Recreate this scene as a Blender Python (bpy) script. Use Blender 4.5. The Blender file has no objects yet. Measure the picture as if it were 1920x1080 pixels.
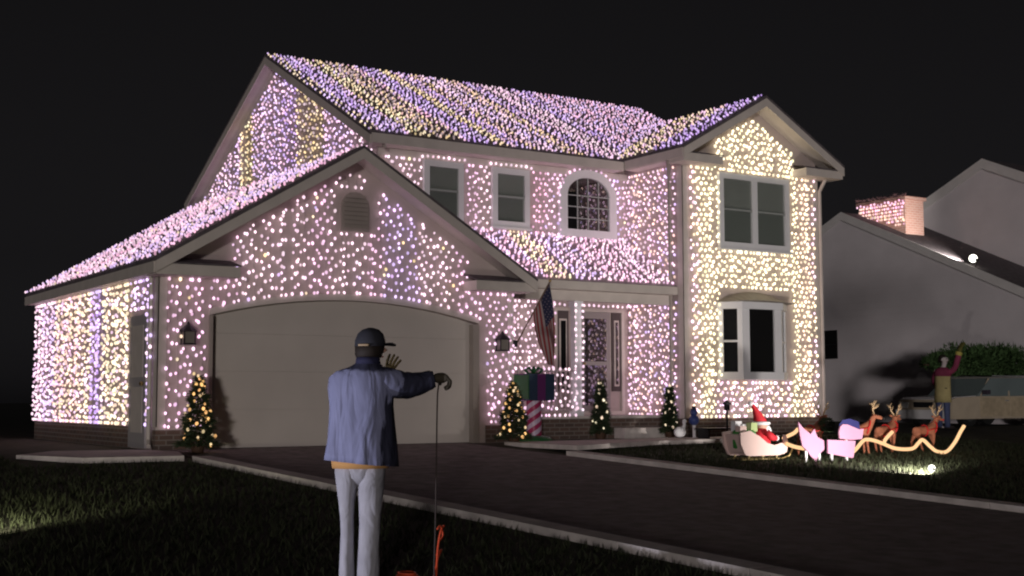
import bpy, bmesh, math, random
import numpy as np
from mathutils import Vector, Matrix, Quaternion

R_ = math.radians
rng = random.Random(7)
scene = bpy.context.scene
COL = scene.collection

# ------------------------------------------------------------------ camera, sky, light
YAW, PITCH, ROLL = R_(32.8), R_(4.8), R_(-0.14)
CAM = Vector((-7.017, -19.473, 0.757))
fwd = Vector((math.sin(YAW)*math.cos(PITCH), math.cos(YAW)*math.cos(PITCH), math.sin(PITCH)))
rgt = Vector((math.cos(YAW), -math.sin(YAW), 0))
upv = rgt.cross(fwd)
r2 = math.cos(ROLL)*rgt + math.sin(ROLL)*upv
u2 = -math.sin(ROLL)*rgt + math.cos(ROLL)*upv
cam_d = bpy.data.cameras.new('camera')
cam_d.sensor_width = 36.0
cam_d.lens = 36.0*2470/1920
cam_d.clip_end = 2000
cam = bpy.data.objects.new('camera', cam_d)
COL.objects.link(cam)
M = Matrix(((r2.x, u2.x, -fwd.x, CAM.x), (r2.y, u2.y, -fwd.y, CAM.y), (r2.z, u2.z, -fwd.z, CAM.z), (0, 0, 0, 1)))
cam.matrix_world = M
scene.camera = cam

SUN_DIR = Vector((0.575, 0.815, -0.024)).normalized()      # travel direction of the faint street light
world = bpy.data.worlds.new('World')
scene.world = world
world.use_nodes = True
wn = world.node_tree.nodes
wl = world.node_tree.links
sky = wn.new('ShaderNodeTexSky')
sky.sky_type = 'NISHITA'
sky.sun_disc = False
sky.sun_elevation = R_(18)
sky.sun_rotation = math.atan2(-SUN_DIR.x, -SUN_DIR.y)
hsv = wn.new('ShaderNodeHueSaturation')
hsv.inputs['Saturation'].default_value = 0.0
bg = wn['Background']
bg.inputs['Strength'].default_value = 0.0012
wl.new(sky.outputs[0], hsv.inputs['Color'])
tn_ = wn.new('ShaderNodeVectorMath'); tn_.operation = 'MULTIPLY'; tn_.inputs[1].default_value = (1.0, 0.94, 1.03)
wl.new(hsv.outputs[0], tn_.inputs[0])
wl.new(tn_.outputs[0], bg.inputs['Color'])

sun_d = bpy.data.lights.new('sun', 'SUN')
sun_d.energy = 0.57
sun_d.angle = R_(3.2)
sun_d.color = (1.0, 0.93, 0.90)
sun = bpy.data.objects.new('sun', sun_d)
COL.objects.link(sun)
sun.rotation_euler = SUN_DIR.to_track_quat('-Z', 'Y').to_euler()
sun.location = (-20, -30, 12)

scene.view_settings.view_transform = 'Standard'
scene.view_settings.look = 'None'
scene.view_settings.exposure = 0.0
scene.view_settings.gamma = 1.0
scene.render.engine = 'CYCLES'
scene.cycles.use_denoising = True
scene.cycles.max_bounces = 5
scene.cycles.diffuse_bounces = 2
scene.cycles.transparent_max_bounces = 8
scene.cycles.sample_clamp_indirect = 3.0
scene.cycles.filter_width = 2.1          # the soft focus of the video camera

# ------------------------------------------------------------------ materials
MATS = {}
def mat(name, rgb, rough=0.6, var=0.0, vscale=3.0, bump=0.0, bscale=30.0, metal=0.0, spec=0.3, wave=None):
    if name in MATS:
        return MATS[name]
    m = bpy.data.materials.new(name)
    m.use_nodes = True
    nt = m.node_tree
    p = nt.nodes['Principled BSDF']
    p.inputs['Base Color'].default_value = (*rgb, 1)
    p.inputs['Roughness'].default_value = rough
    p.inputs['Metallic'].default_value = metal
    p.inputs['Specular IOR Level'].default_value = spec
    tc = nt.nodes.new('ShaderNodeTexCoord')
    if var > 0:
        n = nt.nodes.new('ShaderNodeTexNoise')
        n.inputs['Scale'].default_value = vscale
        n.inputs['Detail'].default_value = 6
        nt.links.new(tc.outputs['Object'], n.inputs['Vector'])
        mr = nt.nodes.new('ShaderNodeMapRange')
        mr.inputs['From Min'].default_value = 0.3
        mr.inputs['From Max'].default_value = 0.7
        mr.inputs['To Min'].default_value = 1-var
        mr.inputs['To Max'].default_value = 1+var
        nt.links.new(n.outputs['Fac'], mr.inputs['Value'])
        mx = nt.nodes.new('ShaderNodeVectorMath')
        mx.operation = 'SCALE'
        mx.inputs[0].default_value = rgb
        nt.links.new(mr.outputs[0], mx.inputs['Scale'])
        nt.links.new(mx.outputs[0], p.inputs['Base Color'])
    if bump > 0 or wave:
        b = nt.nodes.new('ShaderNodeBump')
        b.inputs['Strength'].default_value = bump if bump else 0.4
        b.inputs['Distance'].default_value = 0.03 if bscale < 15 else 0.02
        if wave:
            w = nt.nodes.new('ShaderNodeTexWave')
            w.wave_profile = 'SAW'
            w.bands_direction = wave[0]
            w.inputs['Scale'].default_value = wave[1]
            nt.links.new(tc.outputs['Object'], w.inputs['Vector'])
            nt.links.new(w.outputs['Fac'], b.inputs['Height'])
        else:
            n2 = nt.nodes.new('ShaderNodeTexNoise')
            n2.inputs['Scale'].default_value = bscale
            n2.inputs['Detail'].default_value = 5
            nt.links.new(tc.outputs['Object'], n2.inputs['Vector'])
            nt.links.new(n2.outputs['Fac'], b.inputs['Height'])
        nt.links.new(b.outputs['Normal'], p.inputs['Normal'])
    MATS[name] = m
    return m

def brick_mat(name, c1, c2, mortar, scale=1.0, vert='XZ'):
    m = bpy.data.materials.new(name)
    m.use_nodes = True
    nt = m.node_tree
    p = nt.nodes['Principled BSDF']
    p.inputs['Roughness'].default_value = 0.85
    tc = nt.nodes.new('ShaderNodeTexCoord')
    sp = nt.nodes.new('ShaderNodeSeparateXYZ')
    cb = nt.nodes.new('ShaderNodeCombineXYZ')
    ad = nt.nodes.new('ShaderNodeMath')
    nt.links.new(tc.outputs['Object'], sp.inputs[0])
    nt.links.new(sp.outputs['X'], ad.inputs[0])
    nt.links.new(sp.outputs['Y'], ad.inputs[1])
    nt.links.new(ad.outputs[0], cb.inputs['X'])
    nt.links.new(sp.outputs['Z'], cb.inputs['Y'])
    br = nt.nodes.new('ShaderNodeTexBrick')
    br.inputs['Color1'].default_value = (*c1, 1)
    br.inputs['Color2'].default_value = (*c2, 1)
    br.inputs['Mortar'].default_value = (*mortar, 1)
    br.inputs['Scale'].default_value = scale
    br.inputs['Brick Width'].default_value = 0.22
    br.inputs['Row Height'].default_value = 0.075
    br.inputs['Mortar Size'].default_value = 0.01
    nt.links.new(cb.outputs[0], br.inputs['Vector'])
    nt.links.new(br.outputs['Color'], p.inputs['Base Color'])
    b = nt.nodes.new('ShaderNodeBump')
    b.inputs['Strength'].default_value = 0.6
    b.inputs['Distance'].default_value = 0.01
    b.invert = True
    nt.links.new(br.outputs['Fac'], b.inputs['Height'])
    nt.links.new(b.outputs['Normal'], p.inputs['Normal'])
    MATS[name] = m
    return m

def emis(name, rgb, strength):
    m = bpy.data.materials.new(name)
    m.use_nodes = True
    nt = m.node_tree
    nt.nodes.remove(nt.nodes['Principled BSDF'])
    e = nt.nodes.new('ShaderNodeEmission')
    e.inputs['Color'].default_value = (*rgb, 1)
    e.inputs['Strength'].default_value = strength
    nt.links.new(e.outputs[0], nt.nodes['Material Output'].inputs['Surface'])
    m.cycles.emission_sampling = 'FRONT'
    MATS[name] = m
    return m

def glass_mat(name, tint=0.9):
    m = bpy.data.materials.new(name)
    m.use_nodes = True
    nt = m.node_tree
    nt.nodes.remove(nt.nodes['Principled BSDF'])
    t = nt.nodes.new('ShaderNodeBsdfTransparent')
    t.inputs[0].default_value = (tint, tint, tint, 1)
    g = nt.nodes.new('ShaderNodeBsdfGlossy')
    g.inputs['Roughness'].default_value = 0.01
    mx = nt.nodes.new('ShaderNodeMixShader')
    mx.inputs[0].default_value = 0.11
    nt.links.new(t.outputs[0], mx.inputs[1])
    nt.links.new(g.outputs[0], mx.inputs[2])
    nt.links.new(mx.outputs[0], nt.nodes['Material Output'].inputs['Surface'])
    MATS[name] = m
    return m

# one bulb material: each bulb carries its own glass colour as an attribute
BULB = bpy.data.materials.new('bulb_glass')
BULB.use_nodes = True
_nt = BULB.node_tree
_nt.nodes.remove(_nt.nodes['Principled BSDF'])
_e = _nt.nodes.new('ShaderNodeEmission')
_a = _nt.nodes.new('ShaderNodeAttribute')
_a.attribute_name = 'bulb_colour'
_e.inputs['Strength'].default_value = 1.80
_nt.links.new(_a.outputs['Color'], _e.inputs['Color'])
_nt.links.new(_e.outputs[0], _nt.nodes['Material Output'].inputs['Surface'])
BULB.cycles.emission_sampling = 'FRONT'

SIDING = mat('siding', (0.54, 0.45, 0.43), 0.65, var=0.05, vscale=2, wave=('Z', 1.6))
TRIM = mat('trim', (0.66, 0.59, 0.55), 0.55, var=0.06, vscale=4)
WHITE = mat('window_white', (0.86, 0.85, 0.88), 0.45, var=0.03)
DOORM = mat('garage_door_paint', (0.63, 0.565, 0.53), 0.5, var=0.04, vscale=1.5)
SHINGLE_P = mat('shingle_porch', (0.36, 0.29, 0.31), 0.9, var=0.2, vscale=8, bump=0.5, bscale=40)
SHINGLE = mat('shingle', (0.13, 0.11, 0.12), 0.9, var=0.3, vscale=8, bump=0.5, bscale=40)
BRICK = brick_mat('foundation_brick', (0.16, 0.10, 0.08), (0.10, 0.07, 0.06), (0.22, 0.19, 0.17))
CHIM = brick_mat('chimney_brick', (0.60, 0.33, 0.27), (0.54, 0.28, 0.23), (0.62, 0.46, 0.40))
GLASS = glass_mat('window_glass')
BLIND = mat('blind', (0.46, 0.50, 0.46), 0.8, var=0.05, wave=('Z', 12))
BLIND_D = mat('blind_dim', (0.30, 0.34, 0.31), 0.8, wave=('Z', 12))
DARK = mat('dark_room', (0.012, 0.012, 0.012), 0.9)
BLACKM = mat('black_metal', (0.02, 0.02, 0.022), 0.45)
WIRE = mat('pale_wire', (0.45, 0.41, 0.38), 0.7)
ASPH = mat('asphalt', (0.24, 0.205, 0.20), 0.85, var=0.32, vscale=5, bump=0.5, bscale=90)
CONC = mat('concrete', (0.72, 0.65, 0.62), 0.85, var=0.18, vscale=4, bump=0.3, bscale=60)
SOIL = mat('lawn_soil', (0.055, 0.052, 0.034), 0.95, var=0.4, vscale=3)
GRASS = mat('grass_blade', (0.034, 0.040, 0.019), 0.8, var=0.35, vscale=1.2)
NEEDLE = mat('needle', (0.038, 0.055, 0.026), 0.8, var=0.4, vscale=6)
BARK = mat('bark', (0.14, 0.09, 0.06), 0.9, var=0.3)
POT = mat('pot_brown', (0.10, 0.055, 0.035), 0.7, var=0.2)
PALEW = mat('neighbour_siding', (0.80, 0.74, 0.77), 0.7, var=0.06, vscale=1.0, wave=('Z', 1.5))
PALET = mat('neighbour_trim', (0.80, 0.76, 0.75), 0.6, var=0.05)
JAMB = mat('jamb_taupe', (0.38, 0.33, 0.30), 0.7, var=0.06)

# ------------------------------------------------------------------ mesh helpers
W = {}
class MB:
    def __init__(s):
        s.v = []; s.f = []
    def add(s, vs, fs):
        o = len(s.v)
        s.v += [tuple(v) for v in vs]
        s.f += [tuple(i+o for i in f) for f in fs]
        return s
    def box(s, x0, x1, y0, y1, z0, z1):
        return s.add([(x0,y0,z0),(x1,y0,z0),(x1,y1,z0),(x0,y1,z0),(x0,y0,z1),(x1,y0,z1),(x1,y1,z1),(x0,y1,z1)],
                     [(0,3,2,1),(4,5,6,7),(0,1,5,4),(1,2,6,5),(2,3,7,6),(3,0,4,7)])
    def prism(s, pts, ext):
        n = len(pts); e = Vector(ext)
        a = [Vector(p) for p in pts]
        vs = a + [p+e for p in a]
        fs = [tuple(range(n)), tuple(range(2*n-1, n-1, -1))]
        fs += [(i, i+n, (i+1) % n + n, (i+1) % n) for i in range(n)]
        return s.add(vs, fs)
    def tube(s, pts, rad, n=8, cap=True, flat=1.0):
        pts = [Vector(p) for p in pts]
        if not hasattr(rad, '__len__'):
            rad = [rad]*len(pts)
        vs = []; fs = []
        prev = None
        for i, p in enumerate(pts):
            t = (pts[min(i+1, len(pts)-1)] - pts[max(i-1, 0)])
            if t.length < 1e-9: t = Vector((0,0,1))
            t.normalize()
            if prev is None:
                a = t.orthogonal().normalized() if abs(t.z) < 0.9 else Vector((1,0,0))
                a = (a - t*a.dot(t)).normalized()
            else:
                a = prev - t*prev.dot(t)
                a = a.normalized() if a.length > 1e-6 else t.orthogonal().normalized()
            prev = a
            b = t.cross(a)
            for k in range(n):
                an = 2*math.pi*k/n
                vs.append(p + a*(math.cos(an)*rad[i]) + b*(math.sin(an)*rad[i]*flat))
        for i in range(len(pts)-1):
            for k in range(n):
                fs.append((i*n+k, i*n+(k+1) % n, (i+1)*n+(k+1) % n, (i+1)*n+k))
        if cap:
            fs.append(tuple(range(n-1, -1, -1)))
            fs.append(tuple((len(pts)-1)*n+k for k in range(n)))
        return s.add(vs, fs)
    def lathe(s, prof, c=(0,0,0), n=16):
        vs = []; fs = []
        for r, z in prof:
            for k in range(n):
                an = 2*math.pi*k/n
                vs.append((c[0]+r*math.cos(an), c[1]+r*math.sin(an), c[2]+z))
        for i in range(len(prof)-1):
            for k in range(n):
                fs.append((i*n+k, i*n+(k+1) % n, (i+1)*n+(k+1) % n, (i+1)*n+k))
        fs.append(tuple(range(n-1, -1, -1)))
        fs.append(tuple((len(prof)-1)*n+k for k in range(n)))
        return s.add(vs, fs)
    def loft(s, rings, cap0=True, cap1=True):
        n = len(rings[0]); vs = [p for r in rings for p in r]; fs = []
        for i in range(len(rings)-1):
            for k in range(n):
                fs.append((i*n+k, i*n+(k+1) % n, (i+1)*n+(k+1) % n, (i+1)*n+k))
        if cap0: fs.append(tuple(range(n-1, -1, -1)))
        if cap1: fs.append(tuple((len(rings)-1)*n+k for k in range(n)))
        return s.add(vs, fs)
    def ball(s, c, r, sc=(1,1,1), nu=12, nv=8):
        prof = []
        vs = []; fs = []
        for j in range(1, nv):
            ph = math.pi*j/nv
            for k in range(nu):
                an = 2*math.pi*k/nu
                vs.append((c[0]+r*sc[0]*math.sin(ph)*math.cos(an), c[1]+r*sc[1]*math.sin(ph)*math.sin(an), c[2]+r*sc[2]*math.cos(ph)))
        top = len(vs); vs.append((c[0], c[1], c[2]+r*sc[2])); vs.append((c[0], c[1], c[2]-r*sc[2]))
        for j in range(nv-2):
            for k in range(nu):
                fs.append((j*nu+k, (j+1)*nu+k, (j+1)*nu+(k+1) % nu, j*nu+(k+1) % nu))
        for k in range(nu):
            fs.append((top, k, (k+1) % nu))
            fs.append((top+1, (nv-2)*nu+(k+1) % nu, (nv-2)*nu+k))
        return s.add(vs, fs)
    def mesh(s, name, smooth=False, fix=True):
        me = bpy.data.meshes.new(name)
        me.from_pydata(s.v, [], s.f)
        if fix:
            bm = bmesh.new(); bm.from_mesh(me)
            bmesh.ops.recalc_face_normals(bm, faces=bm.faces)
            bm.to_mesh(me); bm.free()
        if smooth:
            me.shade_smooth()
        me.update()
        return me

def link(name, data, material=None, parent=None, local=False):
    o = bpy.data.objects.new(name, data)
    COL.objects.link(o)
    if material is not None and data is not None and len(data.materials) == 0:
        data.materials.append(material)
    if parent is not None:
        o.parent = parent
        if not local:
            o.matrix_parent_inverse = W[parent.name].inverted()
            W[o.name] = Matrix.Identity(4)
        else:
            W[o.name] = W[parent.name].copy()
    else:
        W[o.name] = Matrix.Identity(4)
    return o

def part(name, mb, material, parent, smooth=False, local=False, label=None, kind=None):
    o = link(name, mb.mesh(name, smooth) if isinstance(mb, MB) else mb, material, parent, local)
    if label: o['label'] = label
    if kind: o['kind'] = kind
    return o

def thing(name, label, cat, loc=(0,0,0), rz=0.0, group=None, scale=1.0):
    o = bpy.data.objects.new(name, None)
    o.empty_display_size = 0.2
    COL.objects.link(o)
    o.location = loc; o.rotation_euler = (0, 0, rz); o.scale = (scale,)*3
    o['label'] = label; o['category'] = cat
    if group: o['group'] = group
    W[o.name] = Matrix.Translation(loc) @ Matrix.Rotation(rz, 4, 'Z') @ Matrix.Scale(scale, 4)
    return o

def tag(o, label, cat, group=None):
    o['label'] = label; o['category'] = cat
    if group: o['group'] = group
    return o

def struct(name, mb, material, smooth=False):
    o = link(name, mb.mesh(name, smooth), material)
    o['kind'] = 'structure'
    return o

def skin_mesh(name, verts, edges, radii, sub=2, root=0):
    me = bpy.data.meshes.new(name)
    me.from_pydata([tuple(v) for v in verts], edges, [])
    o = bpy.data.objects.new(name, me)
    COL.objects.link(o)
    o.modifiers.new('s', 'SKIN')
    if not me.skin_vertices:
        bpy.context.view_layer.objects.active = o
    sv = me.skin_vertices[0].data
    for i, r in enumerate(radii):
        sv[i].radius = (r, r) if not hasattr(r, '__len__') else r
        sv[i].use_root = (i == root)
    md = o.modifiers.new('u', 'SUBSURF'); md.levels = sub; md.render_levels = sub
    dg = bpy.context.evaluated_depsgraph_get()
    out = bpy.data.meshes.new_from_object(o.evaluated_get(dg))
    out.name = name
    bpy.data.objects.remove(o)
    out.shade_smooth()
    return out

def terrain(y):
    return 0.047*max(min(y, 0.0), -26.0)

# ------------------------------------------------------------------ ground
g = MB()
ys = [-60, -26, -22, -18, -14, -10, -7, -5, -3, -1.5, 0, 4, 12, 30, 80, 300]
xs = [-300, -60, -20, -10, -5, 0, 5, 10, 20, 40, 80, 300]
vs = [(x, y, terrain(y)) for y in ys for x in xs]
nx = len(xs)
g.add(vs, [(j*nx+i, j*nx+i+1, (j+1)*nx+i+1, (j+1)*nx+i) for j in range(len(ys)-1) for i in range(nx-1)])
struct('ground', g, SOIL)

def dl(y): return -0.62 - 0.066*(y+2)     # inner edges of the drive
def dr(y): return 4.82 - 0.075*(y+3.2)
def sheet(pts_fn_l, pts_fn_r, ylist, lift, thick=0.0):
    m = MB()
    vs = []
    for y in ylist:
        vs += [(pts_fn_l(y), y, terrain(y)+lift), (pts_fn_r(y), y, terrain(y)+lift)]
    fs = [(2*i, 2*i+1, 2*i+3, 2*i+2) for i in range(len(ylist)-1)]
    if thick:
        o = len(vs)
        vs += [(x, y, z-thick) for x, y, z in vs]
        for i in range(len(ylist)-1):
            fs += [(2*i, 2*i+2, o+2*i+2, o+2*i), (2*i+1, o+2*i+1, o+2*i+3, 2*i+3)]
        fs += [(0, o, o+1, 1)]
        n = 2*(len(ylist)-1)
        fs += [(n, n+1, o+n+1, o+n)]
    return m.add(vs, fs)
YL = [0.1, -1.5, -3, -5, -7, -9, -11, -13, -16, -20, -26]
drive = struct('driveway', sheet(dl, dr, YL, 0.006), ASPH)
YE = [-1.9, -3, -5, -7, -9, -11, -13, -16, -20, -26]
# concrete edging, laid in separate blocks
def edging(f0, sgn, y0):
    y = y0
    while y > -25:
        yb = y-1.45
        e = sheet((lambda yy: f0(yy)-0.0) if sgn > 0 else (lambda yy: f0(yy)-0.26), (lambda yy: f0(yy)+0.26) if sgn > 0 else (lambda yy: f0(yy)), [y, yb], 0.075, 0.15)
        part('edging_block', e, CONC, drive)
        y = yb-0.012
edging(dl, -1, -1.9)
edging(dr, 1, -2.7)
walk = MB()
walk.prism([(5.05, -0.5, -0.05), (10.4, -0.45, -0.05), (10.4, -1.45, -0.05), (7.6, -1.5, -0.05), (5.06, -2.6, -0.05)], (0, 0, 0.075))
struct('path', walk, CONC)
pad = MB()
pad.prism([(-0.95, 0.1, -0.06), (-2.2, 0.35, -0.06), (-2.95, -0.8, -0.06), (-2.3, -1.75, -0.08), (-1.0, -1.9, -0.08), (-0.75, -0.9, -0.06)], (0, 0, 0.075))
struct('side_path', pad, CONC)

# grass as one mass of blades on the lawn in view
def make_grass():
    r = np.random.default_rng(3)
    n = 90000
    # left lawn wedge and right lawn, denser near the camera
    X = np.concatenate([r.uniform(-7.5, 1.2, n//2), r.uniform(4.9, 15, n//2)])
    Y = np.concatenate([r.uniform(-17.5, -0.6, n//2), r.uniform(-15.5, -0.4, n//2)])
    keep = np.ones(n, bool)
    dlx = -0.62-0.066*(Y+2)-0.36; drx = 4.82-0.075*(Y+3.2)+0.30
    left = np.arange(n) < n//2
    keep &= np.where(left, X < dlx, X > drx)
    keep &= ~((X > -3.1) & (X < -0.6) & (Y > -2.0) & left)
    keep &= ~((~left) & (Y > -1.55) & (X < 10.5)) & ~((~left) & (Y > -2.7) & (X < 7.7) & (Y > -1.5-1.1*(7.6-X)/2.54))
    X = X[keep]; Y = Y[keep]; n = len(X)
    Z = 0.047*np.minimum(Y, 0)
    h = r.uniform(0.035, 0.085, n); a = r.uniform(0, 6.283, n); w = r.uniform(0.006, 0.012, n)
    lx = r.normal(0, 0.03, n); ly = r.normal(0, 0.03, n)
    V = np.empty((n, 3, 3))
    V[:, 0] = np.stack([X-w*np.cos(a), Y-w*np.sin(a), Z-0.005], 1)
    V[:, 1] = np.stack([X+w*np.cos(a), Y+w*np.sin(a), Z-0.005], 1)
    V[:, 2] = np.stack([X+lx, Y+ly, Z+h], 1)
    me = bpy.data.meshes.new('grass')
    me.from_pydata(V.reshape(-1, 3).tolist(), [], np.arange(n*3).reshape(-1, 3).tolist())
    o = link('grass', me, GRASS)
    o['kind'] = 'stuff'; o['label'] = 'short dark green grass of the front lawn'; o['category'] = 'grass'
make_grass()

# ------------------------------------------------------------------ the decorated house
house = thing('house', 'two storey house with arched garage door, covered all over in tiny white and purple lights', 'house', (2.4, 0, 0))
GX0, GX1, GY1 = -0.78, 5.53, 7.55
GR, GZ, GS = 2.375, 4.85, 0.5955           # garage ridge x, height, pitch
# garage front wall with the arched door opening
arch = [(4.84 - 4.84*i/14, 2.05+0.31*(1-((i-7)/7)**2)) for i in range(15)]
front = [(GX0, 0.0), (0.0, 0.0)] + [(0.0, 2.05)] + list(reversed(arch))[1:-1] + [(4.84, 2.05), (4.84, 0.0), (GX1, 0.0), (GX1, GZ-GS*3.155-0.13), (GR, GZ-0.13), (GX0, GZ-GS*3.155-0.13)]
w = MB()
w.prism([(x, 0.0, z) for x, z in front], (0, 0.16, 0))
part('garage_wall', w, SIDING, house)
w = MB(); w.box(GX0, GX0+0.16, 0.163, GY1, 0.0, 2.80)
part('garage_side_wall', w, SIDING, house)
w = MB(); w.prism([(GX0+0.163, GY1-0.16, 0), (3.9, GY1-0.16, 0), (3.9, GY1-0.16, 3.8), (GR, GY1-0.16, 4.69), (GX0+0.163, GY1-0.16, 2.80)], (0, 0.16, 0))
part('garage_back_wall', w, SIDING, house)
# foundations
def found(x0, x1, y0, y1, z1):
    m = MB(); m.box(x0, x1, y0, y1, -0.3, z1)
    part('foundation', m, BRICK, house)
found(GX0-0.02, GX0+0.13, 1.28, GY1+0.01, 0.34)
found(GX0-0.022, -0.13, -0.022, 0.14, 0.30)
found(4.98, GX1+0.02, -0.022, 0.14, 0.30)
# door: four sections of raised panels
m = MB(); m.prism([(x, 0.157, z-0.004) for x, z in [(0.01, 0.012), (4.83, 0.012), (4.83, 2.04)] + arch[1:-1] + [(0.01, 2.04)]], (0, 0.012, 0))
gd = part('garage_door', m, DOORM, house)
zlev = [0.012, 0.6, 1.19, 1.78, 2.40]
for j in range(4):
    m = MB()
    if j < 3:
        m.box(0.01, 4.83, 0.118, 0.155, zlev[j]+0.001, zlev[j+1]-0.001)
    else:
        pts = [(0.01, zlev[3]+0.001), (4.83, zlev[3]+0.001), (4.83, 2.04)] + [(x, z-0.004) for x, z in arch[1:-1]] + [(0.01, 2.04)]
        m.prism([(x, 0.118, z) for x, z in pts], (0, 0.037, 0))
    part('panel', m, DOORM, gd)
m = MB(); m.box(0.002, 0.06, -0.03, 0.117, 0.0, 2.045); part('door_jamb', m, JAMB, house)
m = MB(); m.box(4.72, 4.838, -0.03, 0.117, 0.0, 2.03); part('door_jamb', m, JAMB, house)
m = MB()
top = [(x, z) for x, z in reversed(arch)]
vs = []
m.prism([(x, -0.028, z-0.002) for x, z in top] + [(x, -0.028, z+0.10) for x, z in reversed(top)], (0, 0.027, 0))
part('door_arch_trim', m, TRIM, house)

def roof_slab(a, b, c, d, th, name, material=None):
    """quad a-b (ridge) c-d (eave), extruded down."""
    m = MB(); m.prism([a, b, c, d], (0, 0, -th))
    return part(name, m, material or SHINGLE, house)
OHF = -0.50
zE = GZ-GS*3.375                                  # 2.88 at x=-1.0
roof_slab((GR, OHF, GZ), (GR, 7.72, GZ), (-1.0, 7.72, zE), (-1.0, OHF, zE), 0.05, 'roof')
roof_slab((GR+0.003, OHF, GZ), (GR+0.003, 1.98, GZ), (5.75, 1.98, zE), (5.75, OHF, zE), 0.05, 'roof')
roof_slab((GR+0.003, 1.983, GZ), (GR+0.003, 7.72, GZ), (3.87, 7.72, GZ-GS*1.495), (3.87, 1.983, GZ-GS*1.495), 0.05, 'roof')
def rake(p, q, y0, y1, h, name='rake_board', mt=None):
    m = MB()
    m.prism([(p[0], y0, p[1]), (q[0], y0, q[1]), (q[0], y0, q[1]-h), (p[0], y0, p[1]-h)], (0, y1-y0, 0))
    part(name, m, mt or TRIM, house)
def gable_trim(rx, rz, ex0, ex1, ez, yf, yw, h=0.17):
    d = 0.053
    rake((ex0, ez-d), (rx, rz-d), yf, yf+0.03, h)
    rake((rx+0.002, rz-d), (ex1, ez-d), yf, yf+0.03, h)
    # soffit under the overhang
    for (xa, za), (xb, zb) in (((ex0, ez), (rx, rz)), ((rx+0.002, rz), (ex1, ez))):
        m = MB(); k = 0.12
        m.prism([(xa, yf+0.032, za-k), (xb, yf+0.032, zb-k), (xb, yw-0.004, zb-k), (xa, yw-0.004, za-k)], (0, 0, -0.02))
        part('soffit', m, TRIM, house)
gable_trim(GR, GZ, -1.0, 5.75, zE, OHF, 0.0)
# eave returns
def eave_return(x0, x1, y0, y1, z0, z1, tip):
    m = MB()
    m.box(x0, x1, y0, y1, z0, z1)
    part('eave_return', m, TRIM, house)
    m = MB()
    m.prism([(x0-0.01, y0-0.02, z1+0.003), (x1+0.01, y0-0.02, z1+0.003), (x1+0.01, y1-0.01, z1+0.12 if tip else z1+0.10), (x0-0.01, y1-0.01, z1+0.12)], (0, 0, 0.02))
    part('return_roof', m, SHINGLE, house)
eave_return(-0.98, 0.32, OHF+0.035, -0.004, 2.60, 2.76, 1)
eave_return(4.52, 5.73, OHF+0.035, -0.004, 2.60, 2.76, 1)
m = MB(); m.box(-1.02, -0.985, OHF+0.034, 7.70, zE-0.22, zE-0.055); part('fascia', m, TRIM, house)
m = MB(); m.box(-0.983, -0.782, OHF+0.45, 7.6, 2.62, 2.65); part('soffit', m, TRIM, house)
m = MB(); m.box(5.715, 5.75, OHF+0.034, 0.42, zE-0.22, zE-0.055); part('fascia', m, TRIM, house)
# corner boards
def board(x0, x1, y0, y1, z0, z1, mt=TRIM, name='corner_board'):
    m = MB(); m.box(x0, x1, y0, y1, z0, z1); return part(name, m, mt, house)
board(GX0-0.022, GX0+0.12, -0.024, -0.003, 0.305, 2.6)
board(GX0-0.024, GX0-0.003, -0.024, 0.14, 0.345, 2.6)
board(GX1-0.10, GX1+0.022, -0.024, -0.003, 0.305, 2.6)
m = MB(); m.tube([(GX0-0.06, 0.20, 2.62), (GX0-0.06, 0.20, 0.16), (GX0-0.10, 0.05, 0.06)], 0.035, 8); part('downspout', m, TRIM, house)
# gable vent, arched with louvres
m = MB()
va = [(2.20, 3.50), (2.71, 3.50), (2.71, 3.90)] + [(2.455+0.255*math.cos(math.pi*i/8), 3.90+0.255*math.sin(math.pi*i/8)) for i in range(1, 8)] + [(2.20, 3.90)]
m.prism([(x, -0.035, z) for x, z in va], (0, 0.032, 0))
vent = part('gable_vent', m, JAMB, house)
for i in range(8):
    z = 3.54+i*0.072
    hw = 0.215 if z < 3.9 else math.sqrt(max(0.0, 0.225**2-(z-3.9)**2))
    if hw > 0.05:
        m = MB(); m.prism([(2.455-hw, -0.052, z), (2.455+hw, -0.052, z), (2.455+hw, -0.037, z+0.055), (2.455-hw, -0.037, z+0.055)], (0, -0.006, 0.004))
        part('slat', m, JAMB, vent)
# side door in the left wall
m = MB(); m.box(GX0-0.05, GX0-0.004, 0.42, 1.26, 0.02, 2.06); sd = part('side_door', m, mat('side_door_paint', (0.42, 0.39, 0.40), 0.5), house)
m = MB(); m.box(GX0-0.058, GX0-0.052, 0.55, 1.12, 0.25, 0.95); part('panel', m, TRIM, sd)
m = MB(); m.box(GX0-0.058, GX0-0.052, 0.55, 1.12, 1.10, 1.90); part('panel', m, TRIM, sd)
m = MB(); m.ball((GX0-0.09, 0.5, 1.0), 0.035); part('knob', m, mat('brass', (0.6, 0.45, 0.2), 0.3, metal=1.0), sd)
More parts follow.
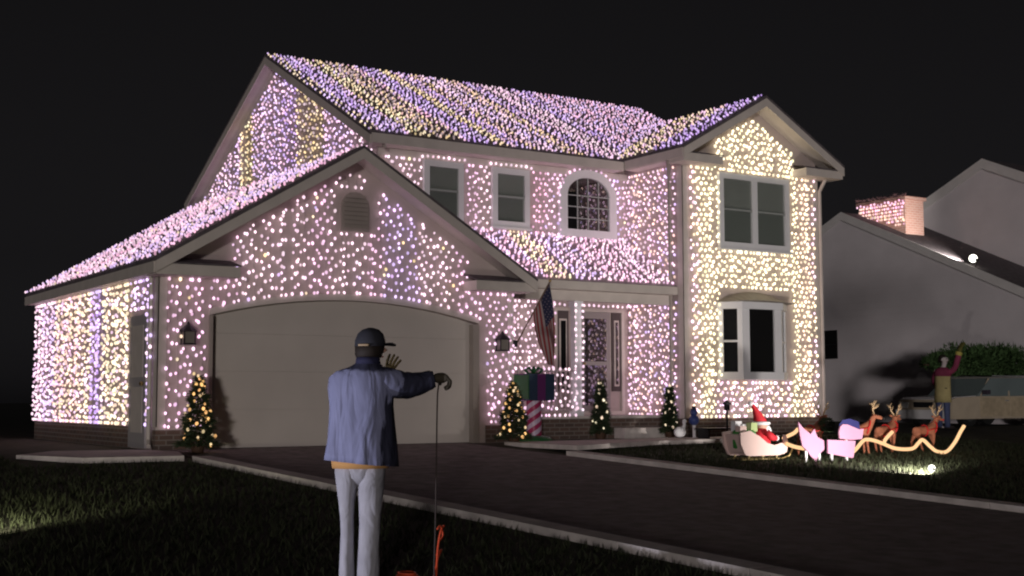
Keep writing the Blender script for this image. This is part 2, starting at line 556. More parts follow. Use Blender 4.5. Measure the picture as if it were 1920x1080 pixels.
# wall lanterns beside the garage door
def lantern(x):
    z = 1.58
    m = MB(); m.prism([(x-0.10, -0.20, z), (x+0.10, -0.20, z), (x+0.10, -0.03, z), (x-0.10, -0.03, z)], (0, 0, 0.02))
    ln = part('wall_lantern', m, BLACKM, house)
    for dx in (-0.085, 0.085):
        for dy in (-0.19, -0.045):
            m = MB(); m.box(x+dx-0.008, x+dx+0.008, dy-0.008, dy+0.008, z+0.021, z+0.2)
            part('lantern_bar', m, BLACKM, ln)
    m = MB(); m.lathe([(0.15, 0.20), (0.09, 0.26), (0.03, 0.31), (0.01, 0.35)], (x, -0.115, z), 8); part('lantern_cap', m, BLACKM, ln)
    m = MB(); m.box(x-0.075, x+0.075, -0.18, -0.055, z+0.025, z+0.195); part('lantern_glass', m, mat('lantern_glass', (0.25, 0.22, 0.2), 0.2), ln)
lantern(-0.36); lantern(5.26)

# main block
MX0, MX1, MY0, MY1 = 3.89, 13.35, 2.0, 11.36
RY, RZ = 6.68, 8.12
EZ = 5.58
MS = (RZ-EZ)/(RY-1.65)
w = MB(); w.box(MX0+0.163, MX1, MY0, MY0+0.16, 0.0, 5.52); part('front_wall', w, SIDING, house)
w = MB(); w.prism([(MX0, MY0, 2.6), (MX0, MY1, 2.6), (MX0, MY1, RZ-MS*4.68-0.13), (MX0, RY, RZ-0.13), (MX0, MY0, RZ-MS*4.68-0.13)], (0.16, 0, 0)); part('gable_wall', w, SIDING, house)
w = MB(); w.prism([(MX1-0.16, MY0+0.163, 0), (MX1-0.16, MY1, 0), (MX1-0.16, MY1, 5.5), (MX1-0.16, RY, 7.93), (MX1-0.16, MY0+0.163, 5.5)], (0.16, 0, 0)); part('gable_wall', w, SIDING, house)
RX0, RX1 = 3.55, 13.70
roof_slab((RX0, RY, RZ), (RX1, RY, RZ), (RX1, 1.65, EZ), (RX0, 1.65, EZ), 0.05, 'roof')
roof_slab((RX0, RY+0.003, RZ), (RX1, RY+0.003, RZ), (RX1, 11.71, EZ), (RX0, 11.71, EZ), 0.05, 'roof')
# main gable rake boards and soffits (left end)
for xa, xb, inner in ((RX0, RX0+0.03, MX0),):
    for (ya, za), (yb, zb) in (((1.65, EZ), (RY, RZ)), ((RY+0.002, RZ), (11.71, EZ))):
        m = MB(); d = 0.053
        m.prism([(xa, ya, za-d), (xa, yb, zb-d), (xa, yb, zb-d-0.17), (xa, ya, za-d-0.17)], (0.03, 0, 0)); part('rake_board', m, TRIM, house)
        m = MB(); k = 0.12
        m.prism([(xb+0.002, ya, za-k), (xb+0.002, yb, zb-k), (inner-0.004, yb, zb-k), (inner-0.004, ya, za-k)], (0, 0, -0.02)); part('soffit', m, TRIM, house)
        m = MB()
        m.prism([(inner-0.024, ya, za-k-0.022), (inner-0.024, yb, zb-k-0.022), (inner-0.024, yb, zb-k-0.16), (inner-0.024, ya, za-k-0.16)], (0.02, 0, 0)); part('frieze_board', m, TRIM, house)
# front eave
m = MB(); m.box(RX0+0.032, 9.30, 1.62, 1.648, EZ-0.20, EZ-0.02); part('fascia', m, TRIM, house)
m = MB(); m.box(RX0+0.032, 9.30, 1.65, 1.996, 5.385, 5.405); part('soffit', m, TRIM, house)
m = MB(); m.box(MX0, 9.66, 1.975, 1.997, 5.24, 5.383); part('frieze_board', m, TRIM, house)

# tower
TX0, TX1, TY = 9.67, 13.35, 0.25
TR, TZ = 11.51, 6.85
TE = 5.62
TS = (TZ-TE)/2.19
w = MB(); w.prism([(TX0, TY, 0), (TX1, TY, 0), (TX1, TY, TZ-TS*1.84-0.13), (TR, TY, TZ-0.13), (TX0, TY, TZ-TS*1.84-0.13)], (0, 0.16, 0)); part('tower_wall', w, SIDING, house)
w = MB(); w.box(TX0, TX0+0.16, TY+0.163, 1.997, 0.0, 5.5); part('tower_side_wall', w, SIDING, house)
w = MB(); w.box(TX1-0.16, TX1, TY+0.163, 1.997, 0.0, 5.5); part('tower_side_wall', w, SIDING, house)
TF = -0.24
roof_slab((TR, TF, TZ), (TR, 4.4, TZ), (9.32, 4.4, TE), (9.32, TF, TE), 0.05, 'roof')
roof_slab((TR+0.003, TF, TZ), (TR+0.003, 4.4, TZ), (13.70, 4.4, TE), (13.70, TF, TE), 0.05, 'roof')
gable_trim(TR, TZ, 9.32, 13.70, TE, TF, TY)
eave_return(9.34, 10.35, TF+0.035, TY-0.004, 5.33, 5.49, 1)
eave_return(12.62, 13.68, TF+0.035, TY-0.004, 5.33, 5.49, 1)
m = MB(); m.box(9.305, 9.335, TF+0.034, 1.61, TE-0.22, TE-0.045); part('fascia', m, TRIM, house)
m = MB(); m.box(9.337, 9.666, TF+0.45, 1.61, 5.385, 5.405); part('soffit', m, TRIM, house)
board(TX0-0.022, TX0+0.14, TY-0.024, TY-0.003, 0.37, 5.33)
board(TX0-0.024, TX0-0.003, TY-0.024, TY+0.13, 0.37, 5.33)
board(TX1-0.12, TX1+0.022, TY-0.024, TY-0.003, 0.37, 5.33)
m = MB(); m.tube([(9.33, TF+0.5, 5.40), (9.60, TY+0.30, 5.10), (9.60, TY+0.30, 0.4), (9.55, TY+0.15, 0.28)], 0.04, 8); part('downspout', m, JAMB, house)
m = MB(); m.tube([(13.45, TF+0.30, 5.36), (13.42, TY-0.03, 5.10), (13.42, TY-0.03, 0.4), (13.46, TY-0.15, 0.28)], 0.04, 8); part('downspout', m, TRIM, house)
found(TX0-0.02, TX1+0.02, TY-0.022, TY+0.12, 0.36)
found(TX0-0.02, TX0+0.12, TY+0.125, 1.9, 0.36)

# porch
PE, PT = 2.95, 3.98
roof_slab((5.55, 1.996, PT), (9.66, 1.996, PT), (9.66, 0.42, PE), (5.55, 0.42, PE), 0.05, 'porch_roof', SHINGLE_P)
m = MB(); m.box(5.78, 9.64, 0.385, 0.417, PE-0.17, PE-0.02); part('fascia', m, TRIM, house)
m = MB(); m.box(5.78, 9.64, 0.56, 0.74, 2.58, 2.77); part('porch_beam', m, TRIM, house)
m = MB(); m.box(5.54, 9.66, 0.42, 1.99, 2.775, 2.795); part('porch_ceiling', m, TRIM, house)
m = MB(); m.box(5.56, 9.64, 0.62, 1.99, -0.2, 0.38); part('porch_floor', m, BRICK, house)
m = MB(); m.box(5.56, 9.64, 0.58, 1.99, 0.383, 0.43); part('porch_slab', m, CONC, house)
m = MB(); m.box(8.2, 9.5, 0.25, 0.575, -0.1, 0.2); part('step', m, CONC, house)
def post(x, y, z0, z1):
    m = MB(); m.box(x-0.075, x+0.075, y-0.075, y+0.075, z0, z1)
    p = part('porch_post', m, WHITE, house)
    m = MB(); m.box(x-0.10, x+0.10, y-0.10, y+0.10, z0, z0+0.12); part('post_base', m, WHITE, p)
    m = MB(); m.box(x-0.10, x+0.10, y-0.10, y+0.10, z1-0.10, z1); part('post_cap', m, WHITE, p)
post(7.40, 0.68, 0.432, 2.578)
post(5.72, 0.68, 0.432, 2.578)
m = MB(); m.box(5.80, 7.32, 0.655, 0.705, 1.25, 1.30); RAILM = mat('rail_taupe', (0.34, 0.29, 0.29), 0.6)
rail = part('railing', m, RAILM, house)
m = MB(); m.box(5.80, 7.32, 0.66, 0.70, 0.52, 0.56); part('bottom_rail', m, RAILM, rail)
for i in range(14):
    x = 5.88+i*0.106
    m = MB(); m.box(x-0.015, x+0.015, 0.667, 0.693, 0.561, 1.249); part('baluster', m, RAILM, rail)

# windows
def sash(parent, x0, x1, z0, z1, yw, glassy=0.03, blind=BLIND, split=None):
    """one glazed light: pane and what hangs behind it; wall face at y=yw, all proud of it."""
    m = MB(); m.box(x0, x1, yw-0.012, yw-0.006, z0, z1); part('blind', m, DARK if blind is None else blind, parent)
    m = MB(); m.box(x0, x1, yw-glassy-0.004, yw-glassy, z0, z1); part('pane', m, GLASS, parent)
def frame(x0, x1, z0, z1, yw, t=0.10, depth=0.075, name='window', sill=True, mt=WHITE):
    m = MB()
    m.box(x0, x1, yw-depth, yw-0.003, z0, z0+t); m.box(x0, x1, yw-depth, yw-0.003, z1-t, z1)
    m.box(x0, x0+t, yw-depth, yw-0.003, z0+t, z1-t); m.box(x1-t, x1, yw-depth, yw-0.003, z0+t, z1-t)
    f = part(name, m, mt, house)
    if sill:
        m = MB(); m.box(x0-0.03, x1+0.03, yw-depth-0.04, yw-0.003, z0-0.045, z0-0.002); part('sill', m, mt, f)
    return f
def double_hung(x0, x1, z0, z1, yw, t=0.10, lights=1, dim=False):
    f = frame(x0, x1, z0, z1, yw, t)
    ww = (x1-x0-2*t-(lights-1)*0.14)/lights
    zm = (z0+z1)/2+0.02
    for i in range(lights):
        a = x0+t+i*(ww+0.14); b = a+ww
        if i: 
            m = MB(); m.box(a-0.139, a-0.001, yw-0.07, yw-0.004, z0+t, z1-t); part('mullion', m, WHITE, f)
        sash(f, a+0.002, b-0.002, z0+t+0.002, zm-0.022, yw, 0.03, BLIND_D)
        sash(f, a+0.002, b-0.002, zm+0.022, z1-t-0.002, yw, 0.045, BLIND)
        m = MB(); m.box(a+0.001, b-0.001, yw-0.06, yw-0.02, zm-0.02, zm+0.02); part('meeting_rail', m, mat('rail_grey', (0.35, 0.37, 0.36), 0.5), f)
double_hung(4.83, 5.69, 4.08, 5.235, MY0, 0.115)
double_hung(6.34, 7.20, 4.08, 5.235, MY0, 0.115)
double_hung(10.58, 12.50, 3.76, 5.27, TY, 0.115, 2)
# arched window
def arc_pts(cx, hw, z0, zs, rise, n=14):
    return [(cx-hw, z0), (cx+hw, z0), (cx+hw, zs)] + [(cx+hw*math.cos(math.pi*i/n), zs+rise*math.sin(math.pi*i/n)) for i in range(1, n)] + [(cx-hw, zs)]
cx = 8.63
outer = arc_pts(cx, 0.71, 4.0, 4.85, 0.53); inner = arc_pts(cx, 0.525, 4.15, 4.85, 0.365)
m = MB(); n = len(outer)
vs = [(x, 1.92, z) for x, z in outer]+[(x, 1.92, z) for x, z in inner]+[(x, 1.997, z) for x, z in outer]+[(x, 1.997, z) for x, z in inner]
fs = []
for i in range(n):
    j = (i+1) % n
    fs += [(i, j, n+j, n+i), (i, 2*n+i, 2*n+j, j), (n+i, n+j, 3*n+j, 3*n+i)]
m.add(vs, fs)
aw = part('arched_window', m, WHITE, house)
m = MB(); m.prism([(x, 1.985, z) for x, z in inner], (0, 0.004, 0)); part('backing', m, DARK, aw)
m = MB(); m.prism([(x, 1.96, z) for x, z in inner], (0, 0.004, 0)); part('pane', m, GLASS, aw)
GREYB = mat('muntin_grey', (0.45, 0.47, 0.46), 0.5)
for k in (-1, 0, 1):
    x = cx+k*0.262
    zt = 4.85+0.365*math.sqrt(1-(k*0.5)**2)-0.004
    m = MB(); m.box(x-0.011, x+0.011, 1.945, 1.958, 4.152, zt); part('muntin', m, GREYB, aw)
for z in (4.38, 4.61, 4.84):
    m = MB(); m.box(cx-0.523, cx+0.523, 1.947, 1.956, z-0.010, z+0.010); part('muntin', m, GREYB, aw)
# bay window
bx = [(10.55, TY-0.003), (10.86, -0.12), (11.92, -0.12), (12.40, TY-0.003)]
def bay_slab(z0, z1, off, name, mt=WHITE, parent=None):
    m = MB()
    p = [(bx[0][0]-off, TY-0.003), (bx[1][0]-off*0.6, bx[1][1]-off), (bx[2][0]+off*0.6, bx[2][1]-off), (bx[3][0]+off, TY-0.003)]
    m.prism([(x, y, z0) for x, y in p], (0, 0, z1-z0))
    return part(name, m, mt, parent or house)
bay = bay_slab(1.12, 1.27, 0.03, 'bay_window')
bay_slab(2.52, 2.66, 0.03, 'bay_head', WHITE, bay)
m = MB()
rp = [(10.50, 2.663), (12.45, 2.663)] + [(12.45-1.95*i/10, 2.663+0.24*math.sin(math.pi*i/10)**0.8) for i in range(1, 10)]
m.loft([[(x, TY-0.004, z) for x, z in rp], [(11.47+(x-11.47)*0.80, -0.16, 2.663+(z-2.663)*0.12) for x, z in rp]])
part('bay_roof', m, mat('bay_roof_metal', (0.26, 0.23, 0.21), 0.5), bay)
def bay_face(p, q, mull, split):
    p = Vector((p[0], p[1], 0)); q = Vector((q[0], q[1], 0)); d = (q-p); L = d.length; d.normalize(); nrm = Vector((d.y, -d.x, 0))
    def slab(a, b, z0, z1, o0, o1, name, mt):
        m = MB(); A = p+d*a; B = p+d*b
        m.prism([A+nrm*o0+Vector((0,0,z0)), B+nrm*o0+Vector((0,0,z0)), B+nrm*o1+Vector((0,0,z0)), A+nrm*o1+Vector((0,0,z0))], (0, 0, z1-z0))
        part(name, m, mt, bay)
    slab(0.0, mull, 1.272, 2.518, -0.05, 0.0, 'frame', WHITE); slab(L-mull, L, 1.272, 2.518, -0.05, 0.0, 'frame', WHITE)
    slab(mull+0.001, L-mull-0.001, 1.272, 2.518, -0.03, -0.025, 'pane', GLASS)
    slab(mull+0.001, L-mull-0.001, 1.272, 2.518, -0.05, -0.045, 'backing', DARK)
    if split:
        slab(mull+0.002, L-mull-0.002, 1.86, 1.90, -0.02, -0.005, 'meeting_rail', WHITE)
bay_face(bx[0], bx[1], 0.10, True); bay_face(bx[1], bx[2], 0.19, False); bay_face(bx[2], bx[3], 0.10, True)
# front door with sidelights
fd = frame(7.78, 9.52, 0.432, 2.57, MY0, 0.07, 0.06, 'front_door_frame', False, TRIM)
m = MB(); m.box(8.42, 9.16, 1.955, 1.997, 0.45, 2.495); door = part('front_door', m, mat('door_grey', (0.34, 0.30, 0.30), 0.5), house)
for za, zb in ((0.62, 1.42), (1.50, 2.36)):
    m = MB(); m.box(8.52, 9.06, 1.948, 1.953, za, zb); part('backing', m, DARK, door)
    m = MB(); m.box(8.52, 9.06, 1.940, 1.944, za, zb); part('pane', m, GLASS, door)
m = MB(); m.ball((8.49, 1.92, 1.45), 0.03); part('knob', m, MATS['brass'], door)
for x0, x1 in ((7.86, 8.14), (9.22, 9.44)):
    m = MB(); m.box(x0, x1, 1.965, 1.997, 0.9 if x0 > 9 else 0.9, 2.50); s = part('sidelight', m, mat('shutter_dark', (0.10, 0.08, 0.08), 0.6), house)
    m = MB(); m.box(x0+0.05, x1-0.05, 1.955, 1.963, 1.0, 2.34); part('frame', m, TRIM, s)
    m = MB(); m.box(x0+0.08, x1-0.08, 1.948, 1.953, 1.04, 2.30); part('backing', m, DARK, s)
    m = MB(); m.box(x0+0.08, x1-0.08, 1.940, 1.944, 1.04, 2.30); part('pane', m, GLASS, s)

# ------------------------------------------------------------------ light strings
PAL = dict(pink=(0.95, 0.60, 0.82), white=(1.0, 0.71, 0.84), lilac=(0.78, 0.56, 0.96), violet=(0.54, 0.34, 0.78), warm=(1.0, 0.77, 0.55),
           yellow=(1.0, 0.87, 0.58), peach=(0.98, 0.63, 0.56), rose=(0.96, 0.52, 0.72), gold=(0.88, 0.64, 0.36), dim=(0.46, 0.34, 0.36), amber=(1.0, 0.55, 0.20))
_ico = bmesh.new()
bmesh.ops.create_icosphere(_ico, subdivisions=1, radius=1.0)
ICO_V = [v.co.copy() for v in _ico.verts]
ICO_F = [tuple(v.index for v in f.verts) for f in _ico.faces]
_ico.free()
BR = 0.0238

def bulbs_mesh(name, centres, cols, br=BR):
    vs = []; fs = []; cc = []
    for c, col in zip(centres, cols):
        o = len(vs)
        k = br*rng.uniform(0.82, 1.22)
        q = Quaternion((rng.gauss(0, 1), rng.gauss(0, 1), rng.gauss(0, 1)), rng.uniform(0, 0.5)) if True else None
        for v in ICO_V:
            p = q @ Vector((v.x*k, v.y*k, v.z*k*1.28))
            vs.append((c[0]+p.x, c[1]+p.y, c[2]+p.z)); cc.append(col)
        fs += [tuple(i+o for i in f) for f in ICO_F]
    me = bpy.data.meshes.new(name)
    me.from_pydata(vs, [], fs)
    at = me.attributes.new('bulb_colour', 'FLOAT_COLOR', 'POINT')
    at.data.foreach_set('color', np.array([(*c, 1.0) for c in cc], dtype=np.float32).ravel())
    me.shade_smooth()
    return me

SINGLE = [0]
def light_string(wire, centres, cols, label, group, single=False, br=BR, cat='light string'):
    m = MB(); m.tube(wire, 0.003, 3, False)
    o = link('light_string', m.mesh('wire', fix=False), WIRE)
    tag(o, label, cat, group)
    if single and SINGLE[0] < 330:
        for c, col in zip(centres, cols):
            me = bulbs_mesh('bulb', [(0, 0, 0)], [col], br)
            b = link('bulb', me, BULB, o); b.location = c
            SINGLE[0] += 1
    else:
        b = link('bulbs', bulbs_mesh('bulbs', centres, cols, br), BULB, o)
        b['kind'] = 'stuff'
    return o

def tint(col, amount=0.05, vmin=0.5):
    k = rng.uniform(vmin, 1.22)
    return tuple(max(0.02, c*k*(1+rng.gauss(0, amount)*0.5)) for c in col)

def bands(u0, u1, pal, wmin=0.15, wmax=0.6):
    """random colour bands across a surface: which spool of lights was used where."""
    out = []; u = u0
    names = list(pal.keys()); wt = list(pal.values())
    while u < u1:
        w_ = rng.uniform(wmin, wmax); out.append((u+w_, PAL[rng.choices(names, wt)[0]])); u += w_
    def f(u, v):
        for e, c in out:
            if u <= e: return c
        return out[-1][1]
    return f

CNAME = dict(pink='pink', white='pale pink', lilac='lilac', violet='violet', warm='warm white', yellow='yellow', peach='peach', rose='rose pink', gold='golden', dim='dim mauve')
def colour_name(cols):
    """everyday name of the colour most bulbs of a string have"""
    cnt = {}
    for c in cols:
        k = min((n for n in PAL if n not in ('dim', 'gold', 'amber')), key=lambda n: sum((a_/max(PAL[n])-b_/max(c))**2 for a_, b_ in zip(PAL[n], c)))
        cnt[k] = cnt.get(k, 0)+1
    return CNAME[max(cnt, key=cnt.get)]
def fixed(lst):
    """colour bands read from the place: (end of band, colour names)"""
    def f(u, v):
        for e, names in lst:
            if u <= e: return PAL[rng.choice(names)]
        return PAL[rng.choice(lst[-1][1])]
    return f
def hang(O, U, V, N, u0, u1, du, spans, dv, colf, label, group, ju=0.25, jv=0.3, single=False, br=BR, accent=None, sway=0.02, gain=1.0, zonef=None):
    """strings looped down one column and up the next; every loop is one string"""
    O, U, V, N = Vector(O), Vector(U).normalized(), Vector(V).normalized(), Vector(N).normalized()
    u = u0+du*0.4
    pending = []; made = []
    def flush(run):
        wire = []; cs = []; cols = []
        for k, (w_, c_, l_) in enumerate(run):
            if k % 2: w_, c_, l_ = w_[::-1], c_[::-1], l_[::-1]
            wire += w_; cs += c_; cols += l_
        if cs:
            o = light_string(wire, cs, cols, label, group, single, br)
            um = sum((c-O).dot(U) for c in cs)/len(cs); vm = sum((c-O).dot(V) for c in cs)/len(cs)
            zone = zonef(um, vm) if zonef else label
            made.append((um if U.x > 0.5 else -um, zone, colour_name([tuple(q/gain for q in c) for c in cols]), o))
    while u < u1:
        uu = u+rng.uniform(-ju, ju)*du
        col = []
        for v0, v1 in spans(uu):
            if v1-v0 < dv*0.8: continue
            n = max(2, int((v1-v0)/dv)+1)
            wire = []; cs = []; cols = []
            ph = rng.uniform(0, 6.28); am = rng.uniform(0.3, 1)*sway; flip = rng.randint(0, 1)
            for i in range(n):
                v = v0+(v1-v0)*i/(n-1)
                if 0 < i < n-1: v += rng.uniform(-jv, jv)*dv
                x = uu+am*math.sin(v*2.2+ph)
                wire.append(O+U*x+V*v+N*0.012)
                side = (1 if (i+flip) % 2 else -1)*rng.uniform(0.08, 0.42)*du
                cs.append(O+U*(x+side)+V*v+N*0.045)
                c = colf(uu, v)
                if accent and rng.random() < accent[0]: c = PAL[rng.choice(accent[1])]
                cols.append(tuple(gain*q for q in tint(c)))
            col.append((wire, cs, cols, v0, v1))
        # pair with the neighbouring column when the stretches line up
        rest = []
        for c in col:
            mate = next((p for p in pending if abs(p[3]-c[3]) < 0.4 and abs(p[4]-c[4]) < 0.4), None)
            if mate:
                pending.remove(mate); flush([mate[:3], c[:3]])
            else: rest.append(c)
        for p in pending: flush([p[:3]])
        pending = rest
        u += du
    for p in pending: flush([p[:3]])
    count = {}
    for um, zone, cn, o in sorted(made, key=lambda t: t[0]):
        k = count[zone] = count.get(zone, 0)+1
        o['label'] = '%s string from the left %s, mostly %s bulbs' % (ordinal(k), zone, cn)

def ordinal(k):
    return '%d%s' % (k, 'th' if 10 < k % 100 < 14 else {1: 'st', 2: 'nd', 3: 'rd'}.get(k % 10, 'th'))

def sub(spans, holes):
    """remove hole intervals from spans"""
    out = spans
    for h0, h1 in holes:
        nxt = []
        for a, b in out:
            if h1 <= a or h0 >= b: nxt.append((a, b)); continue
            if h0 > a: nxt.append((a, h0))
            if h1 < b: nxt.append((h1, b))
        out = nxt
    return out

# garage front: v measured down from z=5
def sp_front(u):
    ztop = min(GZ-0.13-GS*abs(u-GR)-0.26, 4.45)
    if u < 0.30: ztop = min(ztop, 2.57)
    if u > 4.54: ztop = min(ztop, 2.57)
    if u < GX0+0.14 or u > GX1-0.03: return []
    zb = 0.36
    if -0.10 < u < 4.96:
        zb = 2.17+0.31*(1-((u-2.42)/2.42)**2) if 0 <= u <= 4.84 else 2.14
    s = [(5-ztop, 5-zb)]
    h = []
    if 2.13 < u < 2.78: h.append((5-4.22, 5-3.44))
    if abs(u+0.36) < 0.13 or abs(u-5.26) < 0.13: h.append((5-1.95, 5-1.52))
    return sub(s, h)
cf_front = bands(GX0, GX1, dict(pink=5, white=8, lilac=1.5, rose=0.5), 0.3, 0.9)
hang((0, -0.026, 5), (1, 0, 0), (0, 0, -1), (0, -1, 0), GX0+0.12, GX1, 0.122, sp_front, 0.108, cf_front,
     'on the garage front', 'light strings on the garage front', single=True, zonef=lambda u, v: 'above the arched garage door' if 0 < u < 4.84 else ('left of the garage door' if u < 0 else 'right of the garage door'), accent=(0.03, ['warm', 'lilac', 'gold']), sway=0.03)
# left side wall of the garage
def sp_left(u):
    if 0.35 < u < 1.33: 
        return sub([(0.0, 2.15)], [(0.42, 2.3)])
    return [(0.0, 2.20)]
cf_left = fixed([(1.3, ['lilac', 'lilac', 'white']), (2.9, ['warm', 'yellow', 'warm', 'white']), (3.5, ['violet', 'lilac']), (4.2, ['warm', 'white']), (5.9, ['peach', 'warm', 'pink']), (6.9, ['pink', 'lilac', 'white']), (9, ['white', 'pink'])])
hang((GX0-0.024, 0, 2.58), (0, 1, 0), (0, 0, -1), (-1, 0, 0), 0.16, GY1, 0.135, sp_left, 0.090, cf_left,
     'on the garage side wall', 'light strings on the garage side wall', sway=0.05, ju=0.4, jv=0.45)
# main gable wall above the garage roof
def sp_gable(u):
    zt = RZ-MS*abs(u-RY)-0.38
    zb = 3.98
    return [(8-zt, 8-zb)] if zt-zb > 0.2 else []
cf_gab = fixed([(3.0, ['pink', 'white']), (4.2, ['pink', 'lilac']), (5.6, ['gold', 'gold', 'warm', 'dim']), (6.4, ['lilac', 'violet', 'pink']), (8.0, ['pink', 'lilac']), (8.7, ['yellow', 'gold']), (12, ['pink', 'white', 'lilac'])])
hang((MX0-0.026, 0, 8), (0, 1, 0), (0, 0, -1), (-1, 0, 0), MY0+0.1, MY1-0.1, 0.145, sp_gable, 0.100, cf_gab,
     'on the tall gable wall', 'light strings on the tall gable wall', gain=0.9, sway=0.05, ju=0.4, jv=0.45)
# garage roof, left slope: strings run down the slope
sl = math.sqrt(1+GS*GS)
cf_gr = bands(-0.4, 8.1, dict(pink=6, white=4, lilac=2, rose=2, warm=1), 0.2, 0.6)
hang((GR, 0, GZ), (0, 1, 0), (-1, 0, -GS), (-GS, 0, 1), OHF, 7.72, 0.165, lambda u: [(0.08, 3.36*sl)], 0.112, cf_gr,
     'down the garage roof', 'light strings on the garage roof', br=0.0190, gain=0.70, accent=(0.06, ['lilac', 'warm', 'white']), sway=0.04, ju=0.4, jv=0.45)
# main roof
ms = math.sqrt(1+MS*MS)
def sp_main(u):
    L = (RY-1.65)*ms
    if 9.32 < u < 13.70:
        # stop where the tower roof rises through
        zt = TZ-TS*abs(u-TR)
        yv = 1.65+max(0, (zt-EZ))/MS
        return [(0.06, (RY-yv)*ms-0.05)]
    return [(0.06, L-0.03)]
cf_main = fixed([(3.75, ['lilac', 'warm']), (4.25, ['violet', 'lilac', 'lilac']), (4.45, ['pink', 'lilac']), (4.95, ['yellow', 'gold', 'warm']), (5.35, ['dim', 'dim', 'gold', 'peach']), (5.7, ['pink', 'rose', 'warm']), (6.25, ['violet', 'lilac', 'lilac']), (6.5, ['warm', 'gold']), (7.0, ['lilac', 'pink', 'violet']), (7.3, ['gold', 'peach', 'pink']), (7.9, ['pink', 'white', 'lilac']), (8.3, ['peach', 'pink', 'gold']), (8.9, ['lilac', 'violet', 'pink']), (9.5, ['pink', 'white']), (10.3, ['lilac', 'pink', 'violet']), (14, ['pink', 'lilac', 'rose'])])
hang((0, RY, RZ), (1, 0, 0), (0, -1, -MS), (0, -MS, 1), RX0, RX1, 0.112, sp_main, 0.100, cf_main,
     'down the main roof', 'light strings on the main roof', br=0.0190, gain=0.72, accent=(0.10, ['pink', 'lilac', 'dim']), sway=0.04, ju=0.4, jv=0.45)
# tower roof, left slope
ts = math.sqrt(1+TS*TS)
def sp_tr(u):
    # main roof surface rises through the tower slope behind y=1.65
    if u <= 1.65: return [(0.05, 2.17*ts)]
    z = EZ+MS*(u-1.65)
    return [(0.05, max(0.06, (TZ-z)/TS*ts-0.04))]
cf_tr = fixed([(0.3, ['violet', 'violet', 'lilac']), (0.9, ['violet', 'lilac']), (1.7, ['peach', 'warm', 'pink']), (2.4, ['gold', 'warm', 'pink']), (5, ['pink', 'lilac'])])
hang((TR, 0, TZ), (0, 1, 0), (-1, 0, -TS), (-TS, 0, 1), TF, 4.1, 0.14, sp_tr, 0.11, cf_tr,
     'down the tower roof', 'light strings on the tower roof', br=0.0190, gain=0.70, ju=0.4, jv=0.45)
# porch roof
PS = (PT-PE)/1.576
ps = math.sqrt(1+PS*PS)
cf_pr = fixed([(6.6, ['pink', 'rose', 'pink', 'lilac']), (7.15, ['warm', 'peach', 'yellow', 'pink']), (8.0, ['lilac', 'pink', 'white']), (8.9, ['pink', 'rose', 'white']), (10, ['white', 'pink'])])
hang((0, 1.996, PT), (1, 0, 0), (0, -1, -PS), (0, -PS, 1), 5.6, 9.62, 0.10, lambda u: [(0.03, 1.55*ps)], 0.088, cf_pr,
     'down the porch roof', 'light strings on the porch roof', br=0.0215, gain=0.95, ju=0.4, jv=0.45)
# main front wall, upper floor
def sp_up(u):
    s = [(5.4-5.21, 5.4-4.02)]
    if u < 5.75:
        zg = max(4.02, GZ-GS*(u-GR)+0.08)
        s = [(0.19, 5.4-zg)]
    h = []
    if 4.80 < u < 5.72 or 6.31 < u < 7.23: h.append((0.10, 5.4-4.00))
    if 7.89 < u < 9.37:
        k = abs(u-8.63)/0.72
        h.append((5.4-(4.85+0.56*math.sqrt(max(0, 1-min(1, k)**2))), 5.4-3.97))
    return sub(s, h)
cf_up = bands(MX0, 9.7, dict(pink=6, white=5, lilac=2, rose=1), 0.3, 0.8)
hang((0, MY0-0.026, 5.4), (1, 0, 0), (0, 0, -1), (0, -1, 0), MX0+0.05, 9.64, 0.108, sp_up, 0.104, cf_up,
     'on the upper front wall', 'light strings on the upper front wall', zonef=lambda u, v: 'left of the upper windows' if u < 4.8 else 'between the upper windows' if u < 6.34 else 'beside the arched window' if u < 7.9 else 'around the arched window' if u < 9.37 else 'right of the arched window', accent=(0.03, ['yellow', 'lilac']))
# entry wall under the porch
def sp_en(u):
    s = [(0.0, 2.2)]
    if 7.76 < u < 9.55: return []
    return [(0.0, 2.05)]
hang((0, MY0-0.026, 2.65), (1, 0, 0), (0, 0, -1), (0, -1, 0), 5.75, 9.66, 0.12, sp_en, 0.106, bands(5, 10, dict(pink=4, white=4, peach=3), 0.3, 0.8),
     'on the entry wall', 'light strings on the entry wall', zonef=lambda u, v: 'left of the front door' if u < 8.4 else 'right of the front door')
# railing
hang((0, 0.625, 1.30), (1, 0, 0), (0, 0, -1), (0, -1, 0), 5.80, 7.38, 0.115, lambda u: [(0.0, 0.85)], 0.135, bands(5, 8, dict(pink=4, white=4), 0.3, 0.8),
     'over the porch railing', 'light strings on the porch railing')
# porch post wrap
for s_ in range(2):
    wire = [(7.40+(-0.085 if s_ else 0.085)+rng.uniform(-0.015, 0.015), 0.60, 0.55+i*0.115) for i in range(18)]
    light_string(wire, [(x, y-0.03, z) for x, y, z in wire], [tint(PAL['white']) for _ in wire], 'string of white bulbs up the %s edge of the porch post' % ('left' if s_ else 'right'), 'light strings on the porch post')
